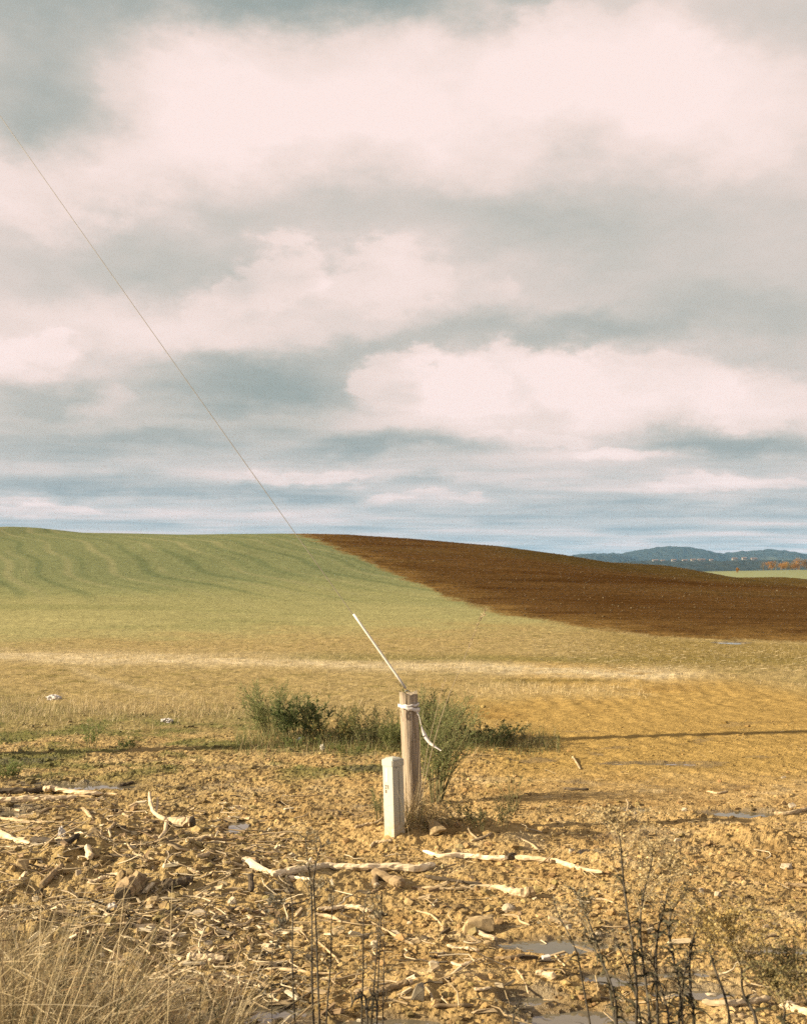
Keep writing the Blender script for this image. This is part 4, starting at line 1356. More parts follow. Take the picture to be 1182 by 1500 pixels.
S3 = np.stack([sz_ * RNG.uniform(0.8, 1.5, n), sz_ * RNG.uniform(0.8, 1.4, n), sz_ * RNG.uniform(0.55, 1.0, n)], -1)
VV = tmpl[ti] * S3[:, None, :]
ca, sa = np.cos(an)[:, None], np.sin(an)[:, None]
VX = VV[..., 0] * ca - VV[..., 1] * sa; VY = VV[..., 0] * sa + VV[..., 1] * ca
VZ = VV[..., 2]
VV = np.stack([VX + x[:, None], VY + y[:, None], VZ + (hgts(x, y) + sz_ * 0.25)[:, None]], -1).reshape(-1, 3)
FF = (IF[None] + (np.arange(n) * 12)[:, None, None]).reshape(-1, 3)
cb = lookup(col, x, y) * RNG.uniform(0.72, 1.22, (n, 1)) * (1 + RNG.normal(0, 0.03, (n, 3)))
cb = np.repeat(np.clip(cb, 0.01, 0.8), 12, 0)
tag(np_mesh('soil_clods', VV, FF, SOILP, cb), 'loose clods of yellow clay covering the near ground', 'clods', kind='stuff')


def blades(x, y, z, length, width, azim, tilt, bend, tints, seg=1, flat=False):
    """arrays -> tapered blades; tilt from vertical, bend adds towards the tip"""
    n = len(x)
    lev = seg + 1
    P = np.zeros((n, lev, 3)); W = np.zeros((n, lev))
    cur = np.stack([x, y, z], -1)
    hx, hy = np.cos(azim), np.sin(azim)
    for k in range(lev):
        P[:, k] = cur
        W[:, k] = width * (1 - 0.85 * k / seg) if not flat else width * (0.8 if k in (0, seg) else 1.0)
        a_ = tilt + bend * (k / seg)
        step = (length / seg)[:, None] * np.stack([hx * np.sin(a_), hy * np.sin(a_), np.cos(a_)], -1)
        cur = cur + step
    # width direction: across the heading, turned a little so that both faces show
    tw = RNG.uniform(-0.9, 0.9, n)
    wx, wy, wz = -hy * np.cos(tw), hx * np.cos(tw), np.sin(tw)
    Wd = np.stack([wx, wy, wz], -1)
    L_ = P - Wd[:, None, :] * W[..., None] / 2
    R_ = P + Wd[:, None, :] * W[..., None] / 2
    VV = np.stack([L_, R_], 2).reshape(n, lev * 2, 3)
    base = (np.arange(n) * lev * 2)[:, None, None]
    q = np.array([[2 * k, 2 * k + 1, 2 * k + 3, 2 * k + 2] for k in range(seg)])
    FF = (q[None] + base).reshape(-1, 4)
    CC = np.repeat(tints, lev * 2, 0)
    return VV.reshape(-1, 3), FF, CC


def pick(n, cols_, wts, var=0.18):
    c = np.array(cols_)[RNG.choice(len(cols_), n, p=np.array(wts) / sum(wts))]
    return np.clip(c * RNG.uniform(1 - var, 1 + var, (n, 1)), 0.005, 0.85)


STRAWC = [(0.46, 0.37, 0.22), (0.34, 0.26, 0.14), (0.54, 0.46, 0.31), (0.12, 0.09, 0.05), (0.25, 0.23, 0.12)]
# straw and chips trodden into the mud
N = 30000
x, y = wedge_points(N, 4.5, 16.0, 1.25)
px_ = col_of(x, y); py_ = row_of(x, y)
dn = np.clip(0.35 + 0.8 * fbm(x * 1.1, y * 1.1, 3, 0.55, 150), 0.05, 1)
dn = dn * np.where(px_ < 640, 0.55, np.where(py_ > 1235, 0.32, 0.18)) * np.where((px_ < 420) & (py_ > 1150), 2.0, 1.0)
keep = (RNG.random(N) < dn) & ~in_puddle(x, y, 1.0)
x, y = x[keep], y[keep]; n = len(x)
ln = 0.035 * np.exp(RNG.normal(0, 0.6, n)) + 0.01
az = RNG.normal(0, 0.9, n) + np.where(RNG.random(n) < 0.5, 0, np.pi)
V1 = blades(x, y, hgts(x, y) + RNG.uniform(0.006, 0.022, n), ln, RNG.uniform(0.003, 0.0075, n), az, np.full(n, np.pi / 2) - np.abs(RNG.normal(0.05, 0.2, n)), RNG.uniform(0, 0.35, n), 0.55 * pick(n, STRAWC, (4, 4, 2, 2, 1.5)) + 0.45 * lookup(col, x, y), 2, True)
tag(np_mesh('straw_litter', *V1[:2], STRAW, V1[2]), 'short straw and wood chips trodden into the mud', 'litter', kind='stuff')

# fine twigs and rootlets of the debris heap
rr = random.Random(5)
parts, pc_ = [], []
TV, TF, TC = [], [], []
for k in range(1150):
    while True:
        px0 = rr.uniform(-40, 1230); py0 = 1150 + 350 * rr.random() ** 0.9
        p_ = (1.0 if px0 < 430 and py0 > 1165 else 0.14 if px0 < 800 and py0 > 1225 else 0.05)
        if rr.random() < p_:
            break
    yv = EYE * F / (py0 - HY); xv = (px0 - CX) / F * yv
    L0 = rr.choice((0.05, 0.07, 0.1, 0.13, 0.17, 0.24)) * rr.uniform(0.7, 1.3)
    az0 = rr.gauss(0, 0.8) + (math.pi if rr.random() < 0.5 else 0)
    r0 = rr.uniform(0.0018, 0.0060) * (1 + L0)
    pts = []
    hx_, hy_ = math.cos(az0), math.sin(az0)
    lift = rr.random() < 0.13
    for q in range(5):
        f_ = q / 4
        xx, yq = xv + hx_ * L0 * f_, yv + hy_ * L0 * f_
        pts.append(Vector((xx, yq, 0)))
        az0 += rr.gauss(0, 0.28); hx_, hy_ = math.cos(az0), math.sin(az0)
    zz_ = hgts(np.array([p.x for p in pts]), np.array([p.y for p in pts]))
    zl = np.linspace(zz_[0], zz_[-1], 5) + max(0, (zz_ - np.linspace(zz_[0], zz_[-1], 5)).max()) * 0.7
    for q, p in enumerate(pts):
        p.z = zl[q] + r0 * 1.2 + 0.008 + (L0 * 0.45 * (q / 4) ** 1.2 if lift else 0)
    v_, f_ = tube(pts, [r0 * (1 - 0.5 * q / 4) for q in range(5)], 4, False, 0.1, 1.0, rr)
    o_ = len(TV); TV += v_; TF += [tuple(i + o_ for i in q) for q in f_]
    c_ = rr.choice(((0.46, 0.37, 0.24), (0.38, 0.29, 0.17), (0.52, 0.44, 0.30), (0.30, 0.22, 0.12), (0.09, 0.07, 0.045)))
    TC += [c_] * len(v_)
tag(np_mesh('twig_debris', np.array([v[:] for v in TV]), np.array(TF), STRAW, np.array(TC), True), 'fine broken twigs and rootlets strewn through the mud', 'debris', kind='stuff')

# dry grass and stubble on the field behind
N = 120000
x, y = wedge_points(N, 13.2, 48.0, 1.3)
px_ = col_of(x, y); py_ = row_of(x, y)
dm = lookup(dry, x, y) * (1 - lookup(plough, x, y)); sm = lookup(swath, x, y) + lookup(sw3, x, y)
gm_ = lookup(green, x, y)
fringe = np.exp(-((py_ - 1042) / 14) ** 2) * (1 - sstep(200, 620, px_))
pn = np.clip(dm * (0.30 + 0.5 * fbm(x * 0.7, y * 0.7, 3, 0.55, 160)) + 0.8 * sm + fringe, 0, 1) * (1 - 0.6 * gm_)
keep = RNG.random(N) < pn * 0.85
x, y, sm, gm_, fr_ = x[keep], y[keep], sm[keep], gm_[keep], fringe[keep]; n = len(x)
ln = RNG.uniform(0.03, 0.10, n) * (1 + 0.5 * sm + 1.2 * fr_)
tc_ = pick(n, [(0.52, 0.42, 0.24), (0.44, 0.34, 0.18), (0.60, 0.50, 0.32), (0.28, 0.25, 0.12), (0.36, 0.30, 0.16)], (4, 4, 2, 1.2, 2)) * (1 + 0.3 * np.clip(sm, 0, 1))[:, None]
V1 = blades(x, y, hgts(x, y) - 0.005, ln, RNG.uniform(0.004, 0.008, n), RNG.random(n) * 2 * np.pi, RNG.uniform(0.1, 1.1, n), RNG.uniform(0, 0.6, n), tc_, 1)
tag(np_mesh('dry_field_grass', *V1[:2], GRASS, V1[2]), 'dry golden grass and stubble on the level field', 'grass', kind='stuff')

# low green weeds, left, and round the bushes
N = 26000
x, y = wedge_points(N, 10.6, 17.5, 1.0)
wv_ = lookup(weedy, x, y)
px_ = col_of(x, y)
keep = (RNG.random(N) < wv_ * 0.85 * (0.35 + 0.65 * (fbm(x * 2.5, y * 2.5, 2, 0.5, 170) > 0.0))) & ~in_puddle(x, y, 1.0)
x, y = x[keep], y[keep]; n = len(x)
tc_ = pick(n, [(0.17, 0.18, 0.07), (0.11, 0.135, 0.05), (0.24, 0.23, 0.10), (0.36, 0.30, 0.16)], (3, 2, 2, 2))
V1 = blades(x, y, hgts(x, y) - 0.004, RNG.uniform(0.025, 0.10, n), RNG.uniform(0.006, 0.013, n), RNG.random(n) * 2 * np.pi, RNG.uniform(0.3, 1.35, n), RNG.uniform(0, 0.5, n), tc_, 2)
tag(np_mesh('ground_weeds', *V1[:2], LEAF, V1[2]), 'low green weeds creeping over the wet ground', 'weeds', kind='stuff')

# the bank of dead grass in the near left corner: drooping tussocks, a few long stalks, broken litter
GRC = [(0.42, 0.33, 0.18), (0.25, 0.19, 0.09), (0.55, 0.46, 0.29), (0.07, 0.07, 0.032), (0.19, 0.115, 0.05)]


def bank_top(p):
    return np.interp(p, [-150, 0, 60, 130, 200, 270, 330, 380], [1345, 1352, 1365, 1390, 1420, 1452, 1480, 1500])


bl_ = []
for k in range(95):
    cp, cy = RNG.uniform(-150, 350), RNG.uniform(3.5, 5.5)
    cxw = (cp - CX) / F * cy
    hh = EYE - (bank_top(cp) + RNG.normal(0, 22) - HY) / F * cy - hgt(cxw, cy)
    hh = max(0.12, hh)
    m_ = int(RNG.integers(22, 60))
    a_ = RNG.random(m_) * 2 * np.pi
    rx_ = 0.07 * RNG.random(m_) ** 0.5
    xb, yb = cxw + rx_ * np.cos(a_), cy + rx_ * np.sin(a_)
    base_c = np.array(GRC)[RNG.choice(5, p=[.3, .25, .15, .12, .18])]
    tc_ = 0.5 * base_c + 0.5 * pick(m_, GRC, (4, 3, 2, 2, 2), 0.25)
    bl_.append(blades(xb, yb, hgts(xb, yb), hh * RNG.uniform(0.5, 1.45, m_), RNG.uniform(0.003, 0.009, m_), a_ + RNG.normal(0, 0.6, m_), np.abs(RNG.normal(0.15, 0.3, m_)), RNG.uniform(0.4, 2.3, m_), tc_, 5))
n = 170
px2 = RNG.uniform(-140, 335, n); y2 = RNG.uniform(3.7, 5.3, n); x2 = (px2 - CX) / F * y2
h2 = np.maximum(0.2, EYE - (bank_top(px2) - RNG.uniform(0, 60, n) - HY) / F * y2 - hgts(x2, y2))
bl_.append(blades(x2, y2, hgts(x2, y2), h2 * RNG.uniform(0.9, 1.3, n), RNG.uniform(0.003, 0.005, n), RNG.random(n) * 2 * np.pi, RNG.uniform(0.0, 0.5, n), RNG.uniform(0.0, 1.0, n), pick(n, GRC, (4, 1, 4, 1, 1)), 6))
n = 320
px2 = RNG.uniform(-140, 330, n); y2 = RNG.uniform(3.7, 5.4, n); x2 = (px2 - CX) / F * y2
h2 = np.maximum(0.05, EYE - (bank_top(px2) + 20 - HY) / F * y2 - hgts(x2, y2)) * RNG.uniform(0.2, 1.0, n)
bl_.append(blades(x2, y2, hgts(x2, y2) + h2, RNG.uniform(0.15, 0.5, n), RNG.uniform(0.003, 0.007, n), RNG.random(n) * 2 * np.pi, RNG.uniform(1.1, 1.7, n), RNG.uniform(-0.2, 0.7, n), pick(n, GRC, (4, 1, 5, 1, 2)), 5))
n = 4500
px2 = RNG.uniform(-140, 350, n); y2 = RNG.uniform(3.6, 5.5, n); x2 = (px2 - CX) / F * y2
h2 = np.maximum(0.03, EYE - (bank_top(px2) + 45 - HY) / F * y2 - hgts(x2, y2)) * np.clip(0.6 + 0.9 * fbm(x2 * 2.2, y2 * 2.2, 2, 0.5, 180), 0.1, 1.2)
tb_ = np.where((fbm(x2 * 1.5, y2 * 1.5, 2, 0.5, 181) > 0.1)[:, None], pick(n, GRC, (1, 2, 1, 2, 6)), pick(n, GRC, (4, 2, 3, 2, 1)))
bl_.append(blades(x2, y2, hgts(x2, y2) + RNG.random(n) ** 1.5 * h2, RNG.uniform(0.03, 0.16, n), RNG.uniform(0.0025, 0.006, n), RNG.random(n) * 2 * np.pi, RNG.uniform(0.5, 2.0, n), RNG.uniform(-0.9, 1.2, n), tb_, 3))
o_ = 0; VV, FF, CC = [], [], []
for v_, f_, c_ in bl_:
    VV.append(v_); FF.append(f_ + o_); CC.append(c_); o_ += len(v_)
tag(np_mesh('dead_grass', np.concatenate(VV), np.concatenate(FF), GRASS, np.concatenate(CC)), 'tangled bank of dead grey grass in the near left corner', 'grass', kind='stuff')


# broken chips and splinters of the debris heap
NCH = 1500
pxs = RNG.uniform(-40, 1000, NCH); pys = RNG.uniform(1160, 1500, NCH)
pk = np.where((pxs < 430) & (pys > 1170), 1.0, np.where((pys > 1255) & (pxs < 820), 0.15, 0.025))
keep = RNG.random(NCH) < pk
pxs, pys = pxs[keep], pys[keep]; n = len(pxs)
yv = EYE * F / (pys - HY); xv = (pxs - CX) / F * yv
cube = np.array([[-1, -.7, -1], [1, -1, -1], [.8, 1, -1], [-1, .8, -1], [-.9, -.9, 1], [.9, -.6, 1], [1, .9, 1], [-.7, 1, 1]]) * 0.5
cf = np.array([[0, 3, 2, 1], [4, 5, 6, 7], [0, 1, 5, 4], [1, 2, 6, 5], [2, 3, 7, 6], [3, 0, 4, 7]])
S3 = np.stack([RNG.uniform(0.02, 0.13, n), RNG.uniform(0.012, 0.032, n), RNG.uniform(0.006, 0.022, n)], -1)
CV = (cube[None] + RNG.normal(0, 0.10, (n, 8, 3))) * S3[:, None, :]
az_ = RNG.normal(0, 0.7, n); tl_ = RNG.normal(0, 0.28, n)
c1, s1 = np.cos(tl_)[:, None], np.sin(tl_)[:, None]
CX2 = CV[..., 0] * c1 - CV[..., 2] * s1; CZ2 = CV[..., 0] * s1 + CV[..., 2] * c1
c2, s2 = np.cos(az_)[:, None], np.sin(az_)[:, None]
CV = np.stack([CX2 * c2 - CV[..., 1] * s2 + xv[:, None], CX2 * s2 + CV[..., 1] * c2 + yv[:, None], CZ2 + (hgts(xv, yv) + 0.010)[:, None]], -1)
tag(np_mesh('wood_debris', CV.reshape(-1, 3), (cf[None] + (np.arange(n) * 8)[:, None, None]).reshape(-1, 4), STRAW,
            np.repeat(pick(n, [(0.52, 0.43, 0.28), (0.38, 0.29, 0.17), (0.62, 0.54, 0.38), (0.08, 0.06, 0.036), (0.24, 0.165, 0.09)], (3, 4, 2, 4, 3)), 8, 0)), 'broken chips and splinters of wood in the mud', 'debris', kind='stuff')

# grass thinning out round the feet of the bushes
n = 5200
pxs = np.concatenate([RNG.uniform(345, 610, n // 2), RNG.uniform(600, 820, n - n // 2)]); pys = RNG.normal(1090, 8, n)
yv = EYE * F / (np.clip(pys, 1066, 1125) - HY); xv = (pxs - CX) / F * yv
V1 = blades(xv, yv, hgts(xv, yv) - 0.004, RNG.uniform(0.04, 0.24, n) * np.where(pxs > 700, 0.6, 1.0), RNG.uniform(0.004, 0.009, n), RNG.random(n) * 2 * np.pi, RNG.uniform(0.0, 0.8, n), RNG.uniform(0, 0.9, n), pick(n, [(0.17, 0.19, 0.07), (0.12, 0.145, 0.05), (0.42, 0.34, 0.18), (0.30, 0.27, 0.13)], (3, 3, 2, 2)) * 1.15, 3)
tag(np_mesh('bush_grass', *V1[:2], LEAF, V1[2]), 'rank grass growing round the feet of the bushes', 'grass', kind='stuff')


# ------------------------------------------------------------------ bushes and weeds, each a plant
def leaf_quads(P, D, ln, wd_, tints, rng=RNG):
    """lance-shaped leaves at P along D"""
    n = len(P)
    R_ = rng.normal(size=(n, 3))
    S_ = np.cross(D, R_); S_ /= np.linalg.norm(S_, axis=1, keepdims=True) + 1e-9
    up_ = np.cross(S_, D)
    mid = P + D * (ln * 0.5)[:, None] + up_ * (ln * 0.06)[:, None]
    V = np.stack([P, mid - S_ * (wd_ / 2)[:, None], P + D * ln[:, None], mid + S_ * (wd_ / 2)[:, None]], 1).reshape(-1, 3)
    Fq = (np.array([[0, 1, 2, 3]])[None] + (np.arange(n) * 4)[:, None, None]).reshape(-1, 4)
    return V, Fq, np.repeat(tints, 4, 0)


def weed(name, label, px, py, h, spread, nst, nbr, nlf, lf, cols_, wts, cat='bush', group=None, seed=1, radius=0.08, leanx=0.0, lean_y=0.0, low=0.15, stemmat=None, aspect=0.22, brl=0.30):
    rng = np.random.default_rng(seed)
    nlf, lf, aspect = int(nlf * 2.4), lf * 0.58, aspect * 0.85
    bx, by, bz = gnd(px, py)
    bz = hgt(bx, by)
    e = empty(name, (bx, by, bz))
    SV, SF = [], []
    LP, LD, LL = [], [], []
    for s in range(nst):
        a_ = rng.random() * 2 * np.pi
        o0 = np.array([np.cos(a_), np.sin(a_), 0]) * radius * rng.random() ** 0.5
        tl = spread * rng.random() ** 0.6
        hh = h * rng.uniform(0.62, 1.0) / max(0.5, math.cos(tl * 0.8))
        P = []
        cur = o0.copy(); nseg = 7
        for k in range(nseg + 1):
            P.append(cur.copy())
            t_ = tl * (0.55 + 0.75 * k / nseg)
            d = np.array([np.cos(a_) * math.sin(t_) + leanx, np.sin(a_) * math.sin(t_) + lean_y, math.cos(t_)])
            d /= np.linalg.norm(d)
            cur = cur + d * hh / nseg + rng.normal(0, 0.008 * h, 3)
        v_, f_ = tube([Vector(p) for p in P], [0.0055 * h ** 0.5 * (1 - 0.75 * k / nseg) for k in range(nseg + 1)], 4, False)
        o_ = len(SV); SV += v_; SF += [tuple(i + o_ for i in q) for q in f_]
        P = np.array(P)
        for b_ in range(nbr):
            f = low + (1 - low) * rng.random() ** 0.85
            i = min(int(f * nseg), nseg - 1); u = f * nseg - i
            p0 = P[i] * (1 - u) + P[i + 1] * u
            main = P[i + 1] - P[i]; main /= np.linalg.norm(main)
            r_ = rng.normal(size=3); side = np.cross(main, r_); side /= np.linalg.norm(side)
            d = main * rng.uniform(0.5, 1.0) + side * rng.uniform(0.4, 0.9); d /= np.linalg.norm(d)
            bl = brl * h * (1.1 - 0.7 * f) * rng.uniform(0.5, 1.1)
            v_, f_ = tube([Vector(p0), Vector(p0 + d * bl * 0.5 + np.array([0, 0, 0.02 * bl])), Vector(p0 + d * bl)], [0.002, 0.0015, 0.0007], 3, False)
            o_ = len(SV); SV += v_; SF += [tuple(i2 + o_ for i2 in q) for q in f_]
            s_ = rng.random(nlf) ** 0.8
            LP.append(p0 + d * (bl * s_)[:, None])
            rd = rng.normal(size=(nlf, 3)) * 0.75 + d + np.array([0, 0, 0.25])
            LD.append(rd / np.linalg.norm(rd, axis=1, keepdims=True)); LL.append(lf * rng.uniform(0.45, 1.25, nlf) * (1.15 - 0.5 * f))
    LP, LD, LL = np.concatenate(LP), np.concatenate(LD), np.concatenate(LL)
    cc_ = 1.6 * np.array(cols_)[rng.choice(len(cols_), len(LP), p=np.array(wts) / sum(wts))] * rng.uniform(0.75, 1.25, (len(LP), 1))
    V_, F_, C_ = leaf_quads(LP, LD, LL, LL * aspect, cc_, rng)
    np_mesh('stem', np.array([v[:] for v in SV]), np.array(SF), stemmat or M_STEMG, None, True, e)['kind'] = 'stuff'
    np_mesh('foliage', V_, F_, LEAF, C_, False, e)['kind'] = 'stuff'
    return tag(e, label, cat, group)


M_STEMG = wood_mat("green_stem", (0.14, 0.14, 0.06), (0.08, 0.07, 0.035), 40.0)
GB = 'green bushes behind the post'
OLV = [(0.17, 0.195, 0.075), (0.12, 0.15, 0.055), (0.24, 0.25, 0.11), (0.33, 0.29, 0.15)]
weed('green_bush', 'feathery green bush at the left end of the row behind the post', 402, 1078, 0.68, 0.72, 38, 16, 8, 0.055, OLV, (4, 3, 3, 1), group=GB, seed=21, radius=0.20, leanx=-0.10)
weed('green_bush', 'dark rounded bush right beside the feathery left bush', 440, 1084, 0.52, 0.75, 26, 15, 9, 0.06, [(0.10, 0.13, 0.045), (0.06, 0.085, 0.03), (0.15, 0.16, 0.07)], (4, 4, 2), group=GB, seed=22, radius=0.22, aspect=0.4)
weed('green_bush', 'low yellowing bush in the middle of the row', 490, 1090, 0.46, 0.75, 24, 14, 9, 0.05, [(0.13, 0.145, 0.055), (0.09, 0.10, 0.04), (0.27, 0.22, 0.09), (0.30, 0.20, 0.08)], (4, 3, 2, 1), group=GB, seed=23, radius=0.26, aspect=0.35)
weed('green_bush', 'loose thin bush with dry stems just left of the post', 540, 1092, 0.45, 0.6, 24, 12, 7, 0.05, [(0.13, 0.145, 0.06), (0.09, 0.105, 0.04), (0.30, 0.25, 0.13)], (4, 3, 2), group=GB, seed=24, radius=0.24)
weed('green_bush', 'low grassy tuft touching the post from the left', 578, 1097, 0.34, 0.5, 30, 9, 7, 0.06, [(0.15, 0.17, 0.06), (0.10, 0.12, 0.045), (0.22, 0.21, 0.09)], (4, 3, 2), group=GB, seed=25, radius=0.16)
weed('green_bush', 'broad feathery bush directly right of the wooden post', 640, 1092, 0.66, 0.60, 44, 17, 9, 0.05, OLV, (4, 3, 3, 1), group=GB, seed=26, radius=0.24)
weed('tall_weed', 'tall wispy green weed growing right of the post, nearer than the bushes', 640, 1176, 0.92, 0.50, 30, 16, 8, 0.045, OLV, (4, 4, 2, 1), group=GB, seed=27, radius=0.06, leanx=0.05, aspect=0.28, low=0.30)
weed('tall_weed', 'thin sprig of weed peering over the bush behind the post', 622, 1092, 0.80, 0.25, 8, 10, 6, 0.04, OLV, (3, 2, 3, 2), group=GB, seed=28, radius=0.12)
weed('low_bush', 'dark low bush spreading at the right end of the row', 712, 1093, 0.27, 1.0, 34, 12, 9, 0.05, [(0.085, 0.10, 0.04), (0.055, 0.07, 0.028), (0.15, 0.14, 0.06)], (4, 4, 2), group=GB, seed=29, radius=0.34)
weed('low_bush', 'dark twiggy tail of brush ending the row of bushes', 768, 1094, 0.17, 1.1, 26, 9, 6, 0.04, [(0.09, 0.085, 0.04), (0.06, 0.05, 0.028), (0.20, 0.16, 0.08)], (4, 4, 2), group=GB, seed=30, radius=0.34)
weed('dead_brush', 'dark dead brush over the hollow right of the earth block', 708, 1214, 0.22, 1.1, 24, 9, 6, 0.035, [(0.07, 0.065, 0.03), (0.05, 0.045, 0.02), (0.12, 0.13, 0.05), (0.20, 0.15, 0.08)], (4, 3, 2, 1), cat='brush', seed=31, radius=0.22)
weed('small_weed', 'small upright green weed in the stubble at far left', 134, 1096, 0.34, 0.4, 9, 9, 7, 0.05, [(0.15, 0.19, 0.06), (0.10, 0.13, 0.045)], (3, 2), cat='weed', seed=32, radius=0.06)
weed('small_weed', 'little green weed right of the upright one', 186, 1098, 0.16, 0.7, 9, 7, 6, 0.045, [(0.15, 0.19, 0.06), (0.10, 0.13, 0.045)], (3, 2), cat='weed', seed=33, radius=0.08)
weed('small_weed', 'bushy green weed at the left edge of the wet ground', 8, 1142, 0.20, 0.9, 20, 8, 7, 0.05, [(0.16, 0.19, 0.065), (0.11, 0.13, 0.05)], (3, 2), cat='weed', seed=34, radius=0.12)
weed('small_weed', 'thin green weed at the foot of the pedestal', 556, 1200, 0.26, 0.5, 9, 8, 6, 0.035, [(0.13, 0.15, 0.06), (0.10, 0.12, 0.05), (0.24, 0.21, 0.10)], (3, 2, 1), cat='weed', seed=35, radius=0.07)
weed('small_weed', 'wispy weed on the bare clay right of the post', 752, 1190, 0.36, 0.75, 7, 8, 5, 0.03, [(0.18, 0.18, 0.08), (0.24, 0.20, 0.10)], (3, 2), cat='weed', seed=36, radius=0.05)
weed('small_weed', 'green weed growing before the dark rounded bush', 432, 1096, 0.14, 1.0, 18, 7, 6, 0.045, [(0.15, 0.18, 0.06), (0.11, 0.13, 0.045)], (3, 2), cat='weed', seed=37, radius=0.16)
weed('small_weed', 'patch of green weed before the yellowing bush', 512, 1102, 0.11, 1.0, 20, 7, 6, 0.04, [(0.16, 0.18, 0.06), (0.11, 0.13, 0.045)], (3, 2), cat='weed', seed=38, radius=0.22)

# dry grass round the foot of the post
te = empty('grass_tuft', (PB.x, PB.y - 0.15, hgt(PB.x, PB.y - 0.15)))
tag(te, 'dry tangled grass tuft round the foot of post and pedestal', 'grass')
n = 620
ga = RNG.random(n) * 2 * np.pi; gr_ = 0.30 * RNG.random(n) ** 0.6
gx_, gy_ = PB.x + 0.03 + gr_ * np.cos(ga) * 0.9, PB.y - 0.17 + gr_ * np.sin(ga) * 0.55
V1 = blades(gx_, gy_, hgts(gx_, gy_), RNG.uniform(0.10, 0.42, n) * (1.2 - gr_), RNG.uniform(0.003, 0.006, n), RNG.random(n) * 2 * np.pi, np.abs(RNG.normal(0.2, 0.35, n)), RNG.uniform(0, 2.0, n), pick(n, [(0.48, 0.37, 0.20), (0.38, 0.28, 0.14), (0.52, 0.43, 0.27), (0.14, 0.16, 0.06)], (4, 3, 2, 1.4)), 4)
o = np_mesh('blades', V1[0] - np.array(te.location), V1[1], GRASS, V1[2], False, te)
o['kind'] = 'stuff'


def stalk(name, label, path, r0, r1, mat, cat='stalk', group=None, head=None, parent=None):
    P = smooth_path(path, 5)
    b0 = P[0].copy()
    e = empty(name, b0)
    n = len(P)
    V, Fs = tube([p - b0 for p in P], [r0 + (r1 - r0) * k / (n - 1) for k in range(n)], 5, True, 0.06)
    new_obj('stem', V, Fs, mat, e, True)
    if head:
        cnt, lf, cs, f0 = head
        rng = np.random.default_rng(len(bpy.data.objects))
        f = f0 + (1 - f0) * rng.random(cnt)
        idx = np.minimum((f * (n - 1)).astype(int), n - 2)
        A = np.array([p[:] for p in P]); p0 = A[idx] + (A[idx + 1] - A[idx]) * (f * (n - 1) - idx)[:, None] - np.array(b0)
        d = rng.normal(size=(cnt, 3)) * 0.5 + (A[-1] - A[-3]) / np.linalg.norm(A[-1] - A[-3]); d /= np.linalg.norm(d, axis=1, keepdims=True)
        V_, F_, C_ = leaf_quads(p0, d, lf * rng.uniform(0.5, 1.3, cnt), np.full(cnt, lf * 0.22), np.array(cs)[rng.integers(0, len(cs), cnt)], rng)
        np_mesh('seed_head', V_, F_, GRASS, C_, False, e)['kind'] = 'stuff'
    return tag(e, label, cat, group)


def stalk_pts(pts, y, ybase=None):
    """photo polyline of an upright stalk at one distance; the first point is brought down to the ground"""
    P = [at_depth(a_, b_, y) for a_, b_ in pts]
    g = hgt(P[0].x, y)
    if P[0].z > g:
        d = (P[0] - P[1])
        k = (P[0].z - g) / max(1e-3, -d.z) if d.z < 0 else 0
        P.insert(0, Vector((P[0].x + d.x * min(k, 3) * 0.6, y, g - 0.02)))
    return P


SG = 'tall dry grass stalks beside the post'
STC = [(0.50, 0.40, 0.24), (0.42, 0.31, 0.17)]
stalk('grass_stalk', 'tallest dry grass stalk, leaning far right above the bushes', stalk_pts([(613, 1200), (628, 1120), (650, 1040), (676, 975), (700, 915), (712, 893)], PB.y - 0.15), 0.005, 0.0015, M_STALKP, 'stalk', SG, (60, 0.03, STC, 0.72))
stalk('grass_stalk', 'shorter dry grass stalk just left of the tallest', stalk_pts([(611, 1198), (624, 1110), (640, 1040), (652, 995)], PB.y - 0.2), 0.004, 0.0012, M_STALKP, 'stalk', SG, (40, 0.025, STC, 0.8))
stalk('grass_stalk', 'short dry grass stalk close against the post', stalk_pts([(613, 1196), (614, 1130), (617, 1060), (620, 1040)], PB.y - 0.12), 0.0035, 0.0012, M_STALKP, 'stalk', SG)
stalk('grass_stalk', 'drooping dry grass stem bending right at the foot of the post', stalk_pts([(612, 1195), (618, 1160), (628, 1143), (642, 1140)], PB.y - 0.22), 0.003, 0.002, M_STALKP, 'stalk', SG, (25, 0.02, STC, 0.6))
stalk('grass_stalk', 'thin pale straw leaning across the pedestal front', stalk_pts([(597, 1212), (590, 1185), (582, 1157)], XB.y - 0.12), 0.0022, 0.0012, M_STALKP, 'stalk', SG)

# ------------------------------------------------------------------ dead weeds close to the camera
NW = 'thin dead weed stems before the long log'
DRYC = [(0.26, 0.22, 0.14), (0.18, 0.15, 0.09), (0.34, 0.29, 0.19)]


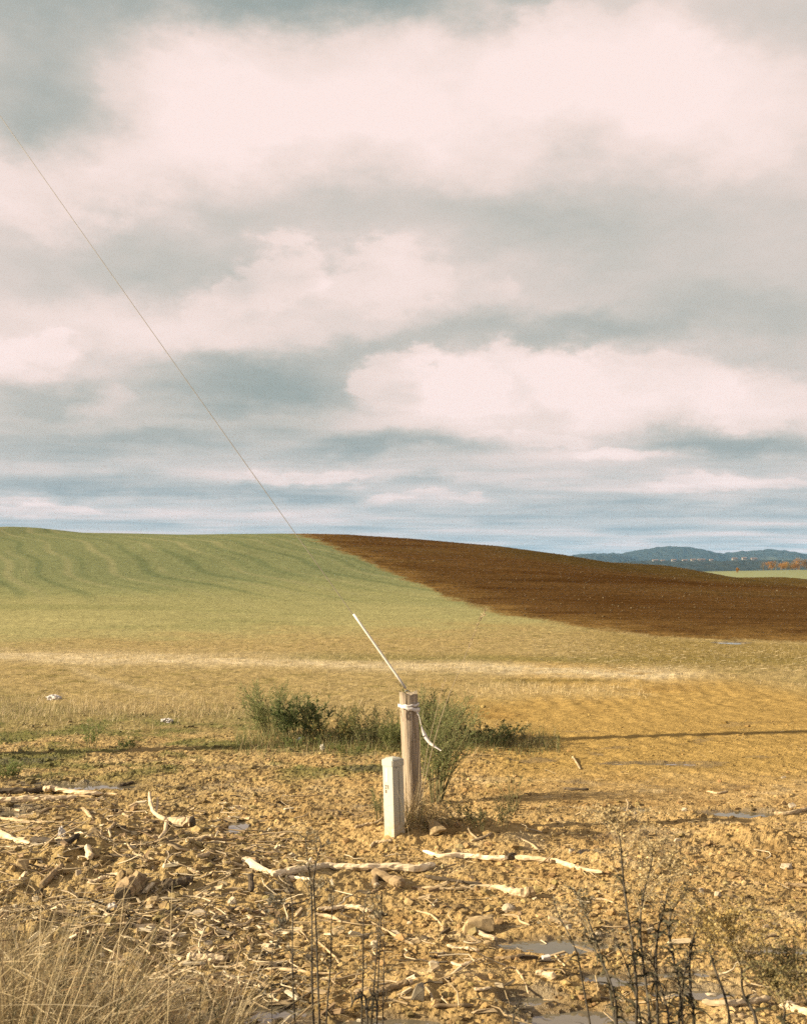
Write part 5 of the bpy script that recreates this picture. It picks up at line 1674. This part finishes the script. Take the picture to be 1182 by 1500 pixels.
def dead_stem(label, pts, y, r0, r1, twigs, twl, tuft, group, seed, mat=None, cat='weed', name='dead_weed', curl=0, tuftc=None, lfs=0.016, leafy=None):
    """a bare upright stem with side twigs, dried curled leaves and a wispy seed head"""
    rng = np.random.default_rng(seed)
    P = smooth_path(stalk_pts(pts, y), 6)
    for i, p in enumerate(P):
        p.y += 0.05 * math.sin(seed + i * 0.35)
    b0 = P[0].copy()
    e = empty(name, b0)
    n = len(P)
    V, Fs = tube([p - b0 for p in P], [r0 + (r1 - r0) * k / (n - 1) for k in range(n)], 6, True, 0.08)
    new_obj('stem', V, Fs, mat or M_STALK, e, True)
    SV, SF, LP, LD, LL = [], [], [], [], []
    for k in range(twigs):
        f = rng.uniform(0.35, 1.0)
        i = min(int(f * (n - 1)), n - 2)
        p0 = P[i].lerp(P[i + 1], f * (n - 1) - i) - b0
        a_ = rng.random() * 2 * math.pi
        el = rng.uniform(0.5, 1.15)
        d = Vector((math.cos(a_) * math.cos(el), math.sin(a_) * math.cos(el), math.sin(el)))
        L0 = twl * rng.uniform(0.4, 1.1) * (1.2 - 0.6 * f)
        q = [p0, p0 + d * L0 * 0.5, p0 + d * L0 + Vector((d.x, d.y, 0)) * L0 * 0.15]
        v_, f_ = tube(q, [r1 * 1.1, r1 * 0.8, r1 * 0.4], 4, False)
        o_ = len(SV); SV += v_; SF += [tuple(i2 + o_ for i2 in qq) for qq in f_]
        m_ = tuft
        if m_:
            s_ = rng.uniform(0.35, 1.05, m_)
            LP.append(np.array(p0) + np.array(d) * (L0 * s_)[:, None] + rng.normal(0, 0.006, (m_, 3)))
            dd = rng.normal(size=(m_, 3)) * 0.8 + np.array(d)
            LD.append(dd / np.linalg.norm(dd, axis=1, keepdims=True)); LL.append(lfs * rng.uniform(0.5, 1.4, m_))
    if SV:
        np_mesh('side_twigs', np.array([v[:] for v in SV]), np.array(SF), mat or M_STALK, None, True, e)['kind'] = 'stuff'
    if LP:
        LP, LD, LL = np.concatenate(LP), np.concatenate(LD), np.concatenate(LL)
        cs = np.array(tuftc or DRYC)
        V_, F_, C_ = leaf_quads(LP, LD, LL, LL * 0.35, cs[rng.integers(0, len(cs), len(LP))] * rng.uniform(0.7, 1.3, (len(LP), 1)), rng)
        np_mesh('seed_head', V_, F_, GRASS, C_, False, e)['kind'] = 'stuff'
    if curl:
        f = rng.uniform(0.05, 0.75, curl)
        ix = np.minimum((f * (n - 1)).astype(int), n - 2)
        A = np.array([p[:] for p in P]) - np.array(b0)
        d = rng.normal(size=(curl, 3)) * np.array([1, 1, 0.5]) + np.array([0, 0, -0.5]); d /= np.linalg.norm(d, axis=1, keepdims=True)
        ll = rng.uniform(0.03, 0.085, curl)
        az_ = np.arctan2(d[:, 1], d[:, 0])
        V1 = blades(A[ix, 0], A[ix, 1], A[ix, 2], ll, np.full(curl, 0.010), az_, rng.uniform(0.9, 1.6, curl), rng.uniform(0.8, 2.4, curl), np.array(leafy or [(0.06, 0.055, 0.035), (0.10, 0.085, 0.05)])[rng.integers(0, 2, curl)], 4)
        np_mesh('dried_leaves', *V1[:2], GRASS, V1[2], False, e)['kind'] = 'stuff'
    return tag(e, label, cat, group)


dead_stem('dead weed stem farthest left of the thin row', [(432, 1500), (430, 1400), (427, 1340), (422, 1300)], 4.1, 0.0042, 0.0016, 9, 0.09, 10, NW, 1)
dead_stem('tallest dead weed stem with a wispy top, of the close pair', [(461, 1500), (457, 1400), (455, 1320), (453, 1262), (448, 1225)], 4.2, 0.0052, 0.0018, 14, 0.13, 14, NW, 2)
dead_stem('right-hand dead weed stem of the close pair', [(470, 1500), (463, 1400), (460, 1310), (463, 1268), (470, 1240)], 4.15, 0.0050, 0.0018, 10, 0.11, 12, NW, 3)
dead_stem('dead weed stem with a kink, right of the close pair', [(478, 1500), (483, 1420), (486, 1370), (487, 1330), (489, 1310)], 4.2, 0.0040, 0.0014, 8, 0.08, 9, NW, 4)
dead_stem('grey dead weed stem standing alone before the cream stick', [(529, 1500), (532, 1420), (533, 1350), (535, 1318)], 4.1, 0.0042, 0.0015, 8, 0.08, 10, NW, 5)
dead_stem('dead weed stem leaning right, first of the clump of three', [(544, 1500), (549, 1430), (554, 1370), (557, 1330), (561, 1300)], 4.1, 0.0038, 0.0013, 9, 0.09, 12, NW, 6)
dead_stem('middle dead weed stem of the clump of three', [(552, 1500), (555, 1420), (558, 1350), (560, 1312)], 4.2, 0.0040, 0.0014, 9, 0.09, 10, NW, 7)
dead_stem('outer dead weed stem of the clump of three', [(561, 1500), (562, 1440), (563, 1400), (568, 1372)], 4.15, 0.0034, 0.0012, 6, 0.07, 8, NW, 8)
dead_stem('blackened weed with drooping curled leaves at the bottom edge', [(540, 1510), (536, 1480), (531, 1462), (520, 1458), (514, 1480)], 4.0, 0.005, 0.003, 5, 0.08, 0, None, 9, curl=26)
dead_stem('second blackened weed, upright, beside the drooping one', [(552, 1512), (551, 1480), (548, 1455), (541, 1447)], 4.05, 0.005, 0.002, 5, 0.07, 0, None, 10, curl=22)
dead_stem('short blackened weed over the near puddle', [(752, 1515), (758, 1480), (760, 1455)], 4.0, 0.004, 0.002, 6, 0.09, 6, None, 11, curl=14)
dead_stem('dry grass stem standing in the near left puddle', [(428, 1520), (446, 1450), (450, 1438)], 4.3, 0.003, 0.001, 3, 0.05, 4, None, 12, mat=M_STALKP)
dead_stem('grey seed puff of a weed left of the thin stems', [(398, 1520), (400, 1420), (402, 1350), (404, 1325)], 4.4, 0.002, 0.001, 16, 0.12, 16, NW, 13, tuftc=[(0.16, 0.15, 0.11), (0.22, 0.2, 0.15), (0.10, 0.095, 0.07)])

# the weeds at the right: dark stems, tan plumes, one golden
RW = 'dark weeds at the near right'
TAN = [(0.48, 0.375, 0.19), (0.38, 0.285, 0.135), (0.55, 0.45, 0.25)]
GLD = [(0.40, 0.29, 0.10), (0.33, 0.23, 0.075), (0.28, 0.22, 0.09), (0.45, 0.35, 0.15)]


def goldenrod(label, pts, y, plume, droop, cnt, cs, seed, group, curl=20, r0=0.0062, mat=None, wide=0.10, name='goldenrod'):
    """stem with a plume: arching side branches thick with tiny seed tufts"""
    rng = np.random.default_rng(seed)
    P = smooth_path(stalk_pts(pts, y), 6)
    for i, p in enumerate(P):
        p.y += 0.06 * math.sin(seed * 1.3 + i * 0.3)
    b0 = P[0].copy(); n = len(P)
    e = empty(name, b0)
    V, Fs = tube([p - b0 for p in P], [r0 * (1 - 0.72 * k / (n - 1)) for k in range(n)], 6, True, 0.08)
    new_obj('stem', V, Fs, mat or M_STALK, e, True)
    SV, SF, LP, LD, LL = [], [], [], [], []
    for k in range(plume):
        f = 1 - 0.36 * rng.random() ** 1.2
        i = min(int(f * (n - 1)), n - 2)
        p0 = P[i].lerp(P[i + 1], f * (n - 1) - i) - b0
        a_ = rng.random() * 2 * math.pi
        L0 = wide * rng.uniform(0.5, 1.3) * (0.4 + 1.6 * (1 - f) / 0.36)
        q = [p0]
        el = 0.9
        for j in range(4):
            q.append(q[-1] + Vector((math.cos(a_) * math.cos(el), math.sin(a_) * math.cos(el), math.sin(el))) * L0 / 4)
            el -= droop * 0.5
        v_, f_ = tube(q, [0.0014, 0.0012, 0.001, 0.0008, 0.0005], 3, False)
        o_ = len(SV); SV += v_; SF += [tuple(i2 + o_ for i2 in qq) for qq in f_]
        Q = np.array([v[:] for v in q])
        s_ = rng.uniform(0.3, 4.0, cnt); j = np.minimum(s_.astype(int), 3)
        pp = Q[j] + (Q[j + 1] - Q[j]) * (s_ - j)[:, None] + rng.normal(0, 0.005, (cnt, 3))
        LP.append(pp)
        dd = rng.normal(size=(cnt, 3)) + np.array([0, 0, 0.5]); LD.append(dd / np.linalg.norm(dd, axis=1, keepdims=True)); LL.append(rng.uniform(0.007, 0.014, cnt))
    np_mesh('side_twigs', np.array([v[:] for v in SV]), np.array(SF), M_STALKP, None, True, e)['kind'] = 'stuff'
    LP, LD, LL = np.concatenate(LP), np.concatenate(LD), np.concatenate(LL)
    cs = np.array(cs)
    V_, F_, C_ = leaf_quads(LP, LD, LL, LL * 0.6, cs[rng.integers(0, len(cs), len(LP))] * rng.uniform(0.75, 1.25, (len(LP), 1)), rng)
    np_mesh('plume', V_, F_, GRASS, C_, False, e)['kind'] = 'stuff'
    if curl:
        curl = int(curl * 1.8)
        f = rng.uniform(0.15, 0.75, curl)
        ix = np.minimum((f * (n - 1)).astype(int), n - 2)
        A = np.array([p[:] for p in P]) - np.array(b0)
        V1 = blades(A[ix, 0], A[ix, 1], A[ix, 2], rng.uniform(0.03, 0.09, curl), np.full(curl, 0.013), rng.random(curl) * 6.28, rng.uniform(0.7, 1.6, curl), rng.uniform(0.8, 2.6, curl), np.array([(0.06, 0.055, 0.03), (0.11, 0.095, 0.05)])[rng.integers(0, 2, curl)], 4)
        np_mesh('dried_leaves', *V1[:2], GRASS, V1[2], False, e)['kind'] = 'stuff'
    return tag(e, label, 'weed', group)


goldenrod('tallest tan-plumed weed, its drooping top over the clay', [(932, 1510), (926, 1420), (921, 1340), (915, 1270), (902, 1215), (884, 1190)], 4.0, 34, 0.75, 34, TAN, 1, RW, 18, wide=0.16)
goldenrod('tan-plumed weed with broad arching sprays, right of the tallest', [(946, 1510), (944, 1430), (943, 1360), (945, 1290), (952, 1235)], 3.95, 30, 0.7, 30, TAN, 2, RW, 22, wide=0.15)
goldenrod('slender tan weed in the middle of the dark clump', [(961, 1510), (966, 1420), (968, 1350), (972, 1300), (985, 1258)], 4.05, 24, 0.7, 28, TAN, 3, RW, 20, wide=0.12)
goldenrod('grey-tan weed leaning left over the long puddle', [(905, 1510), (893, 1440), (878, 1400), (862, 1350), (846, 1312)], 4.0, 16, 0.6, 18, [(0.24, 0.21, 0.14), (0.17, 0.15, 0.09)], 4, RW, 20, wide=0.10)
goldenrod('bent dark weed at the left of the right-hand clump', [(908, 1515), (900, 1470), (886, 1420), (872, 1395), (857, 1370)], 3.9, 12, 0.6, 14, [(0.18, 0.16, 0.10), (0.13, 0.11, 0.07)], 5, RW, 22, wide=0.09)
goldenrod('dark many-leaved weed right of centre in the clump', [(992, 1510), (990, 1440), (985, 1390), (988, 1340), (1000, 1300)], 4.1, 20, 0.65, 22, [(0.27, 0.22, 0.12), (0.20, 0.16, 0.09)], 6, RW, 34, wide=0.11)
goldenrod('dark weed with curled leaves beside the golden one', [(1010, 1510), (1012, 1450), (1018, 1400), (1016, 1360), (1022, 1320)], 4.0, 18, 0.65, 20, [(0.29, 0.23, 0.12), (0.22, 0.17, 0.09)], 7, RW, 34, wide=0.11)
goldenrod('golden weed with wide yellow sprays at the right', [(1110, 1515), (1098, 1470), (1086, 1430), (1072, 1390), (1060, 1350)], 3.8, 46, 0.5, 46, GLD, 8, None, 6, wide=0.22, name='golden_weed')
goldenrod('low golden weed spreading at the bottom right corner', [(1160, 1530), (1150, 1500), (1140, 1465), (1130, 1430)], 3.7, 40, 0.5, 44, [(0.24, 0.20, 0.085), (0.30, 0.24, 0.10), (0.17, 0.15, 0.065)], 9, None, 8, wide=0.20, name='golden_weed')
goldenrod('olive weed half out of the frame at the right edge', [(1200, 1530), (1190, 1500), (1176, 1460), (1168, 1420)], 3.75, 36, 0.5, 40, [(0.20, 0.18, 0.08), (0.26, 0.21, 0.09), (0.14, 0.13, 0.06)], 10, None, 8, wide=0.20, name='golden_weed')
goldenrod('wispy golden weed behind the right-hand clump', [(1065, 1512), (1058, 1460), (1050, 1420), (1044, 1385), (1048, 1350)], 4.2, 30, 0.5, 34, GLD, 11, None, 6, wide=0.16, name='golden_weed')
dead_stem('bare twiggy dark weed in the middle of the puddle', [(975, 1512), (972, 1460), (962, 1420), (955, 1385)], 3.95, 0.005, 0.0016, 14, 0.13, 4, RW, 21, curl=26)
dead_stem('bare dark weed with forked top beside the long puddle', [(938, 1512), (930, 1450), (916, 1410), (901, 1378)], 4.0, 0.005, 0.0016, 12, 0.12, 4, RW, 22, curl=20)
dead_stem('short dark twiggy weed right of the puddle', [(1000, 1512), (1004, 1460), (998, 1420), (1006, 1392)], 3.9, 0.005, 0.0016, 14, 0.12, 4, RW, 23, curl=30)
dead_stem('thin dark weed stem arching at the left of the clump', [(868, 1515), (850, 1420), (836, 1375), (820, 1345), (812, 1320)], 4.1, 0.0045, 0.0014, 8, 0.09, 5, RW, 24, curl=10)

# ------------------------------------------------------------------ specks of stone and straw on the ploughed hill
N = 5200
x = RNG.uniform(-25, 70, N); y = RNG.uniform(48, 158, N)
pk = lookup(plough, x, y)
keep = pk > 0.6
x, y = x[keep], y[keep]; n = len(x)
s_ = 0.025 + 0.045 * RNG.random(n) ** 3
V1 = np.stack([tmpl[RNG.integers(0, 40)][:, :] for _ in range(n)]) * (s_[:, None] * np.array([1.0, 1.0, 0.7]))[:, None, :] + np.stack([x, y, hgts(x, y) + 0.02], -1)[:, None, :]
FF = (IF[None] + (np.arange(n) * 12)[:, None, None]).reshape(-1, 3)
tag(np_mesh('field_stones', V1.reshape(-1, 3), FF, SOILP, np.repeat(pick(n, [(0.13, 0.095, 0.05), (0.10, 0.07, 0.033), (0.06, 0.04, 0.02), (0.17, 0.135, 0.08)], (3, 3, 3, 0.7)), 12, 0)), 'pale stones and clods speckling the dark ploughed earth', 'stones', kind='stuff')

# straw scraps on the field edge, right
N = 2600
pxs = RNG.uniform(780, 1230, N); pys = RNG.uniform(938, 990, N)
yv = EYE * F / (pys - HY); xv = (pxs - CX) / F * yv
V1 = blades(xv, yv, hgts(xv, yv) + 0.03, RNG.uniform(0.03, 0.12, N), RNG.uniform(0.005, 0.012, N), RNG.normal(0, 0.5, N), np.full(N, 1.45), RNG.uniform(0, 0.2, N), pick(N, [(0.5, 0.42, 0.27), (0.36, 0.28, 0.15), (0.2, 0.17, 0.09)], (2, 3, 3)), 1, True)
tag(np_mesh('straw_scraps', *V1[:2], STRAW, V1[2]), 'scraps of straw on the soil below the ploughed field', 'straw', kind='stuff')

# ------------------------------------------------------------------ far hills, woods, houses, trees
m, t, bs = material("distant_forest", 0.95, 0.05)
pos = t.n('ShaderNodeNewGeometry').outputs['Position']
nz = t.noise(pos, 0.012, 5.0, 0.65); nf = t.noise(pos, 0.05, 3.0, 0.6)
c = t.ramp(nf, [(0.35, (0.013, 0.018, 0.014)), (0.5, (0.022, 0.027, 0.019)), (0.66, (0.034, 0.034, 0.023))])
pf_ = t.noise(t.v('MULTIPLY', pos, (1, 0.4, 1)), 0.0028, 2.0, 0.5)
c = t.mix(t.remap(pf_, 0.66, 0.72, 0.0, 0.5), c, (0.075, 0.08, 0.045))
t.link(c, bs.inputs['Base Color'])
M_FOREST = m


def ridge(name, label, prof, yc, half, zbase, ncol, nrow, rough_z, seed):
    pxs = np.linspace(prof[0][0], prof[-1][0], ncol)
    pr = np.interp(pxs, [p for p, q in prof], [q for p, q in prof])
    k = np.hanning(9); k /= k.sum()
    pr = np.convolve(np.pad(pr, 4, mode='edge'), k, 'valid')
    X1 = (pxs - CX) / F * yc
    ztop = EYE + (HY - pr) / F * yc
    vv = np.linspace(-1, 1, nrow)
    X = np.tile(X1, (nrow, 1)); Y = yc + half * vv[:, None] + 0 * X
    bell = np.cos(vv * np.pi / 2)[:, None] ** 1.15
    Z = zbase + (ztop - zbase)[None, :] * bell
    Z += rough_z * fbm(X * 0.02, Y * 0.02, 3, 0.6, seed) * (bell > 0.01) + 3 * rough_z * fbm(X * 0.0016, Y * 0.0016, 3, 0.5, seed + 9) * bell * (1 - bell)
    i_, j_ = np.meshgrid(np.arange(nrow - 1), np.arange(ncol - 1), indexing='ij')
    Q = np.stack([i_ * ncol + j_, i_ * ncol + j_ + 1, (i_ + 1) * ncol + j_ + 1, (i_ + 1) * ncol + j_], -1).reshape(-1, 4)
    return tag(np_mesh(name, np.stack([X, Y, Z], -1).reshape(-1, 3), Q, M_FOREST, None, False), label, 'hill', None, 'structure')


ridge('mountain', 'rounded blue wooded mountain on the horizon', [(560, 850), (760, 828), (825, 816), (850, 812), (880, 811), (905, 812), (925, 808.5), (950, 803.5), (975, 801), (1000, 802), (1018, 806), (1035, 811.5), (1055, 812), (1075, 809), (1095, 808), (1108, 806), (1120, 805.5), (1136, 807.5), (1152, 811), (1182, 813), (1300, 816), (1600, 830)], 6800, 1500, -30, 620, 40, 7.0, 300)
ridge('mountain', 'low dark wooded ridge left of the rounded mountain', [(600, 850), (780, 824), (830, 816.5), (855, 813), (885, 812.5), (905, 814), (930, 820), (970, 829), (1100, 838)], 5600, 700, -30, 300, 26, 5.0, 320)
ridge('hill', 'flat wooded valley side below the mountain', [(640, 850), (820, 829), (900, 824), (960, 822), (1010, 821.5), (1050, 822), (1100, 820), (1140, 822), (1182, 821), (1300, 824), (1600, 836)], 3300, 700, -20, 480, 30, 4.0, 340)

m, t, bs = material("house_wall", 0.8, 0.2); bs.inputs['Base Color'].default_value = (0.24, 0.22, 0.19, 1); M_HW = m
m, t, bs = material("house_roof", 0.8, 0.2); bs.inputs['Base Color'].default_value = (0.16, 0.11, 0.08, 1); M_HR = m
rr = random.Random(9)
HL = ['pale far house at the foot of the mountain', 'second pale far house from the left under the mountain', 'pale far house in the middle of the valley row', 'far house right of the middle of the valley row',
      'far house at the right of the valley row', 'low far barn beside the valley row', 'pale far house under the right-hand hill', 'second far house under the right-hand hill', 'last far house of the row, right', 'small white far house above the woods']
for (hpx, hpy, ww), lb in zip(((955, 821.5, 14), (966, 822, 10), (982, 821, 12), (998, 821.5, 14), (1010, 820.5, 12), (1022, 820.5, 20), (1070, 819, 14), (1084, 818.5, 12), (1098, 819, 16), (1036, 821, 9)), HL):
    yv = 3230
    xh, zh = (hpx - CX) / F * yv, EYE + (HY - hpy) / F * yv
    e = empty('house', (xh, yv - 40, zh - 3))
    V, Fs = box(0, 0, 1.5, ww, 8, 5)
    new_obj('wall', V, Fs, M_HW, e)
    V = [(-ww / 2 - .5, -5.6, 3.9), (ww / 2 + .5, -5.6, 3.9), (ww / 2 + .5, 5.6, 3.9), (-ww / 2 - .5, 5.6, 3.9), (-ww / 2 - .5, 0, 6.2), (ww / 2 + .5, 0, 6.2)]
    new_obj('roof', V, [(0, 1, 5, 4), (2, 3, 4, 5), (0, 4, 3), (1, 2, 5), (3, 2, 1, 0)], M_HR, e)
    tag(e, lb, 'house', 'far houses in the valley')


def tree(label, px, top, base, wpx, yv, cs, seed, bare=False):
    rng = np.random.default_rng(seed)
    xh = (px - CX) / F * yv
    zb = hgt(xh, yv)
    h = max(2.5, EYE + (HY - top) / F * yv - zb)
    wd_ = wpx / F * yv
    e = empty('autumn_tree', (xh, yv, zb - 0.2))
    parts = [tube([(0, 0, 0), (0.1, 0, h * 0.4), (0.0, 0.1, h * 0.8)], [0.16, 0.11, 0.04], 6)]
    for k in range(9):
        a_ = rng.random() * 6.28; z0 = h * rng.uniform(0.2, 0.7)
        d = Vector((math.cos(a_), math.sin(a_), rng.uniform(0.6, 1.4))).normalized() * wd_ * rng.uniform(0.3, 0.6)
        parts.append(tube([(0.05, 0.05, z0), Vector((0.05, 0.05, z0)) + d * 0.5, Vector((0.05, 0.05, z0 + 0.2)) + d], [0.06, 0.04, 0.015], 4))
    new_obj('trunk', *join(parts), M_TAN, e, True)
    nl = 260 if bare else 900
    cen = rng.normal(size=(9, 3)) * np.array([wd_ * 0.24, wd_ * 0.24, h * 0.17]) + np.array([0, 0, h * 0.58])
    P = cen[rng.integers(0, 9, nl)] + rng.normal(size=(nl, 3)) * np.array([wd_ * 0.13, wd_ * 0.13, h * 0.11])
    P[:, 2] = np.clip(P[:, 2], h * 0.1, h)
    D = rng.normal(size=(nl, 3)); D /= np.linalg.norm(D, axis=1, keepdims=True)
    ll = rng.uniform(0.18, 0.42, nl)
    V_, F_, C_ = leaf_quads(P, D, ll, ll * 0.7, np.array(cs)[rng.integers(0, len(cs), nl)] * rng.uniform(0.7, 1.25, (nl, 1)), rng)
    np_mesh('crown', V_, F_, LEAF, C_, False, e)['kind'] = 'stuff'
    tag(e, label, 'tree', 'autumn trees on the far field')


ORG = [(0.42, 0.21, 0.055), (0.36, 0.17, 0.04), (0.48, 0.29, 0.085)]
BRN = [(0.15, 0.12, 0.06), (0.20, 0.15, 0.08), (0.11, 0.10, 0.05)]
GRY = [(0.22, 0.19, 0.14), (0.17, 0.15, 0.11)]
tree('leafless grey tree at the left of the autumn row', 1118, 821, 834, 13, 590, GRY, 1, True)
tree('bright orange tree next to the leafless grey one', 1130, 822.5, 834, 13, 585, ORG, 2)
tree('low deep orange tree in the autumn row', 1144, 824, 834, 14, 580, ORG, 3)
tree('brown-green tree in the middle of the autumn row', 1158, 823, 834, 17, 590, BRN, 4)
tree('tallest orange tree of the autumn row', 1169, 816, 834, 15, 595, ORG, 5)
tree('orange-brown tree at the right end of the row', 1181, 819, 834, 14, 590, [(0.34, 0.17, 0.05), (0.22, 0.15, 0.07)], 6)
tree('small lone orange bush on the far green field', 1080, 834, 837, 4, 560, ORG, 7)
tree('olive bush breaking the edge of the ploughed field', 987, 831, 838, 19, 330, [(0.13, 0.13, 0.05), (0.18, 0.15, 0.06)], 8)
tree('yellow-orange tree between the low orange and the brown one', 1151, 821.5, 834, 13, 610, [(0.44, 0.27, 0.08), (0.36, 0.20, 0.06)], 10)
tree('rusty low tree left of the tallest orange one', 1163, 825, 834, 13, 575, [(0.36, 0.18, 0.05), (0.26, 0.15, 0.06)], 11)
tree('orange tree past the right edge of the row', 1192, 818, 834, 16, 600, ORG, 12)
tree('leafless grey tree behind the bright orange one', 1136, 820, 834, 11, 620, GRY, 9, True)

# ------------------------------------------------------------------ the air
HZ0, HZ1 = (-32000, -2500, -75), (32000, 16600, 196)
V, Fs = box((HZ0[0] + HZ1[0]) / 2, (HZ0[1] + HZ1[1]) / 2, (HZ0[2] + HZ1[2]) / 2, HZ1[0] - HZ0[0], HZ1[1] - HZ0[1], HZ1[2] - HZ0[2])
hm = bpy.data.materials.new("pale_haze")
hm.use_nodes = True
t = NT(hm.node_tree)
pv = t.n('ShaderNodeVolumePrincipled')
pv.inputs['Color'].default_value = (0.26, 0.56, 0.95, 1)
pv.inputs['Density'].default_value = 0.00004
pv.inputs['Anisotropy'].default_value = 0.0
oo = t.n('ShaderNodeOutputMaterial')
t.link(pv.outputs[0], oo.inputs['Volume'])
hm.cycles.homogeneous_volume = True
tag(new_obj('haze', V, Fs, hm), 'thin blue haze over the far hills', 'haze', kind='stuff')
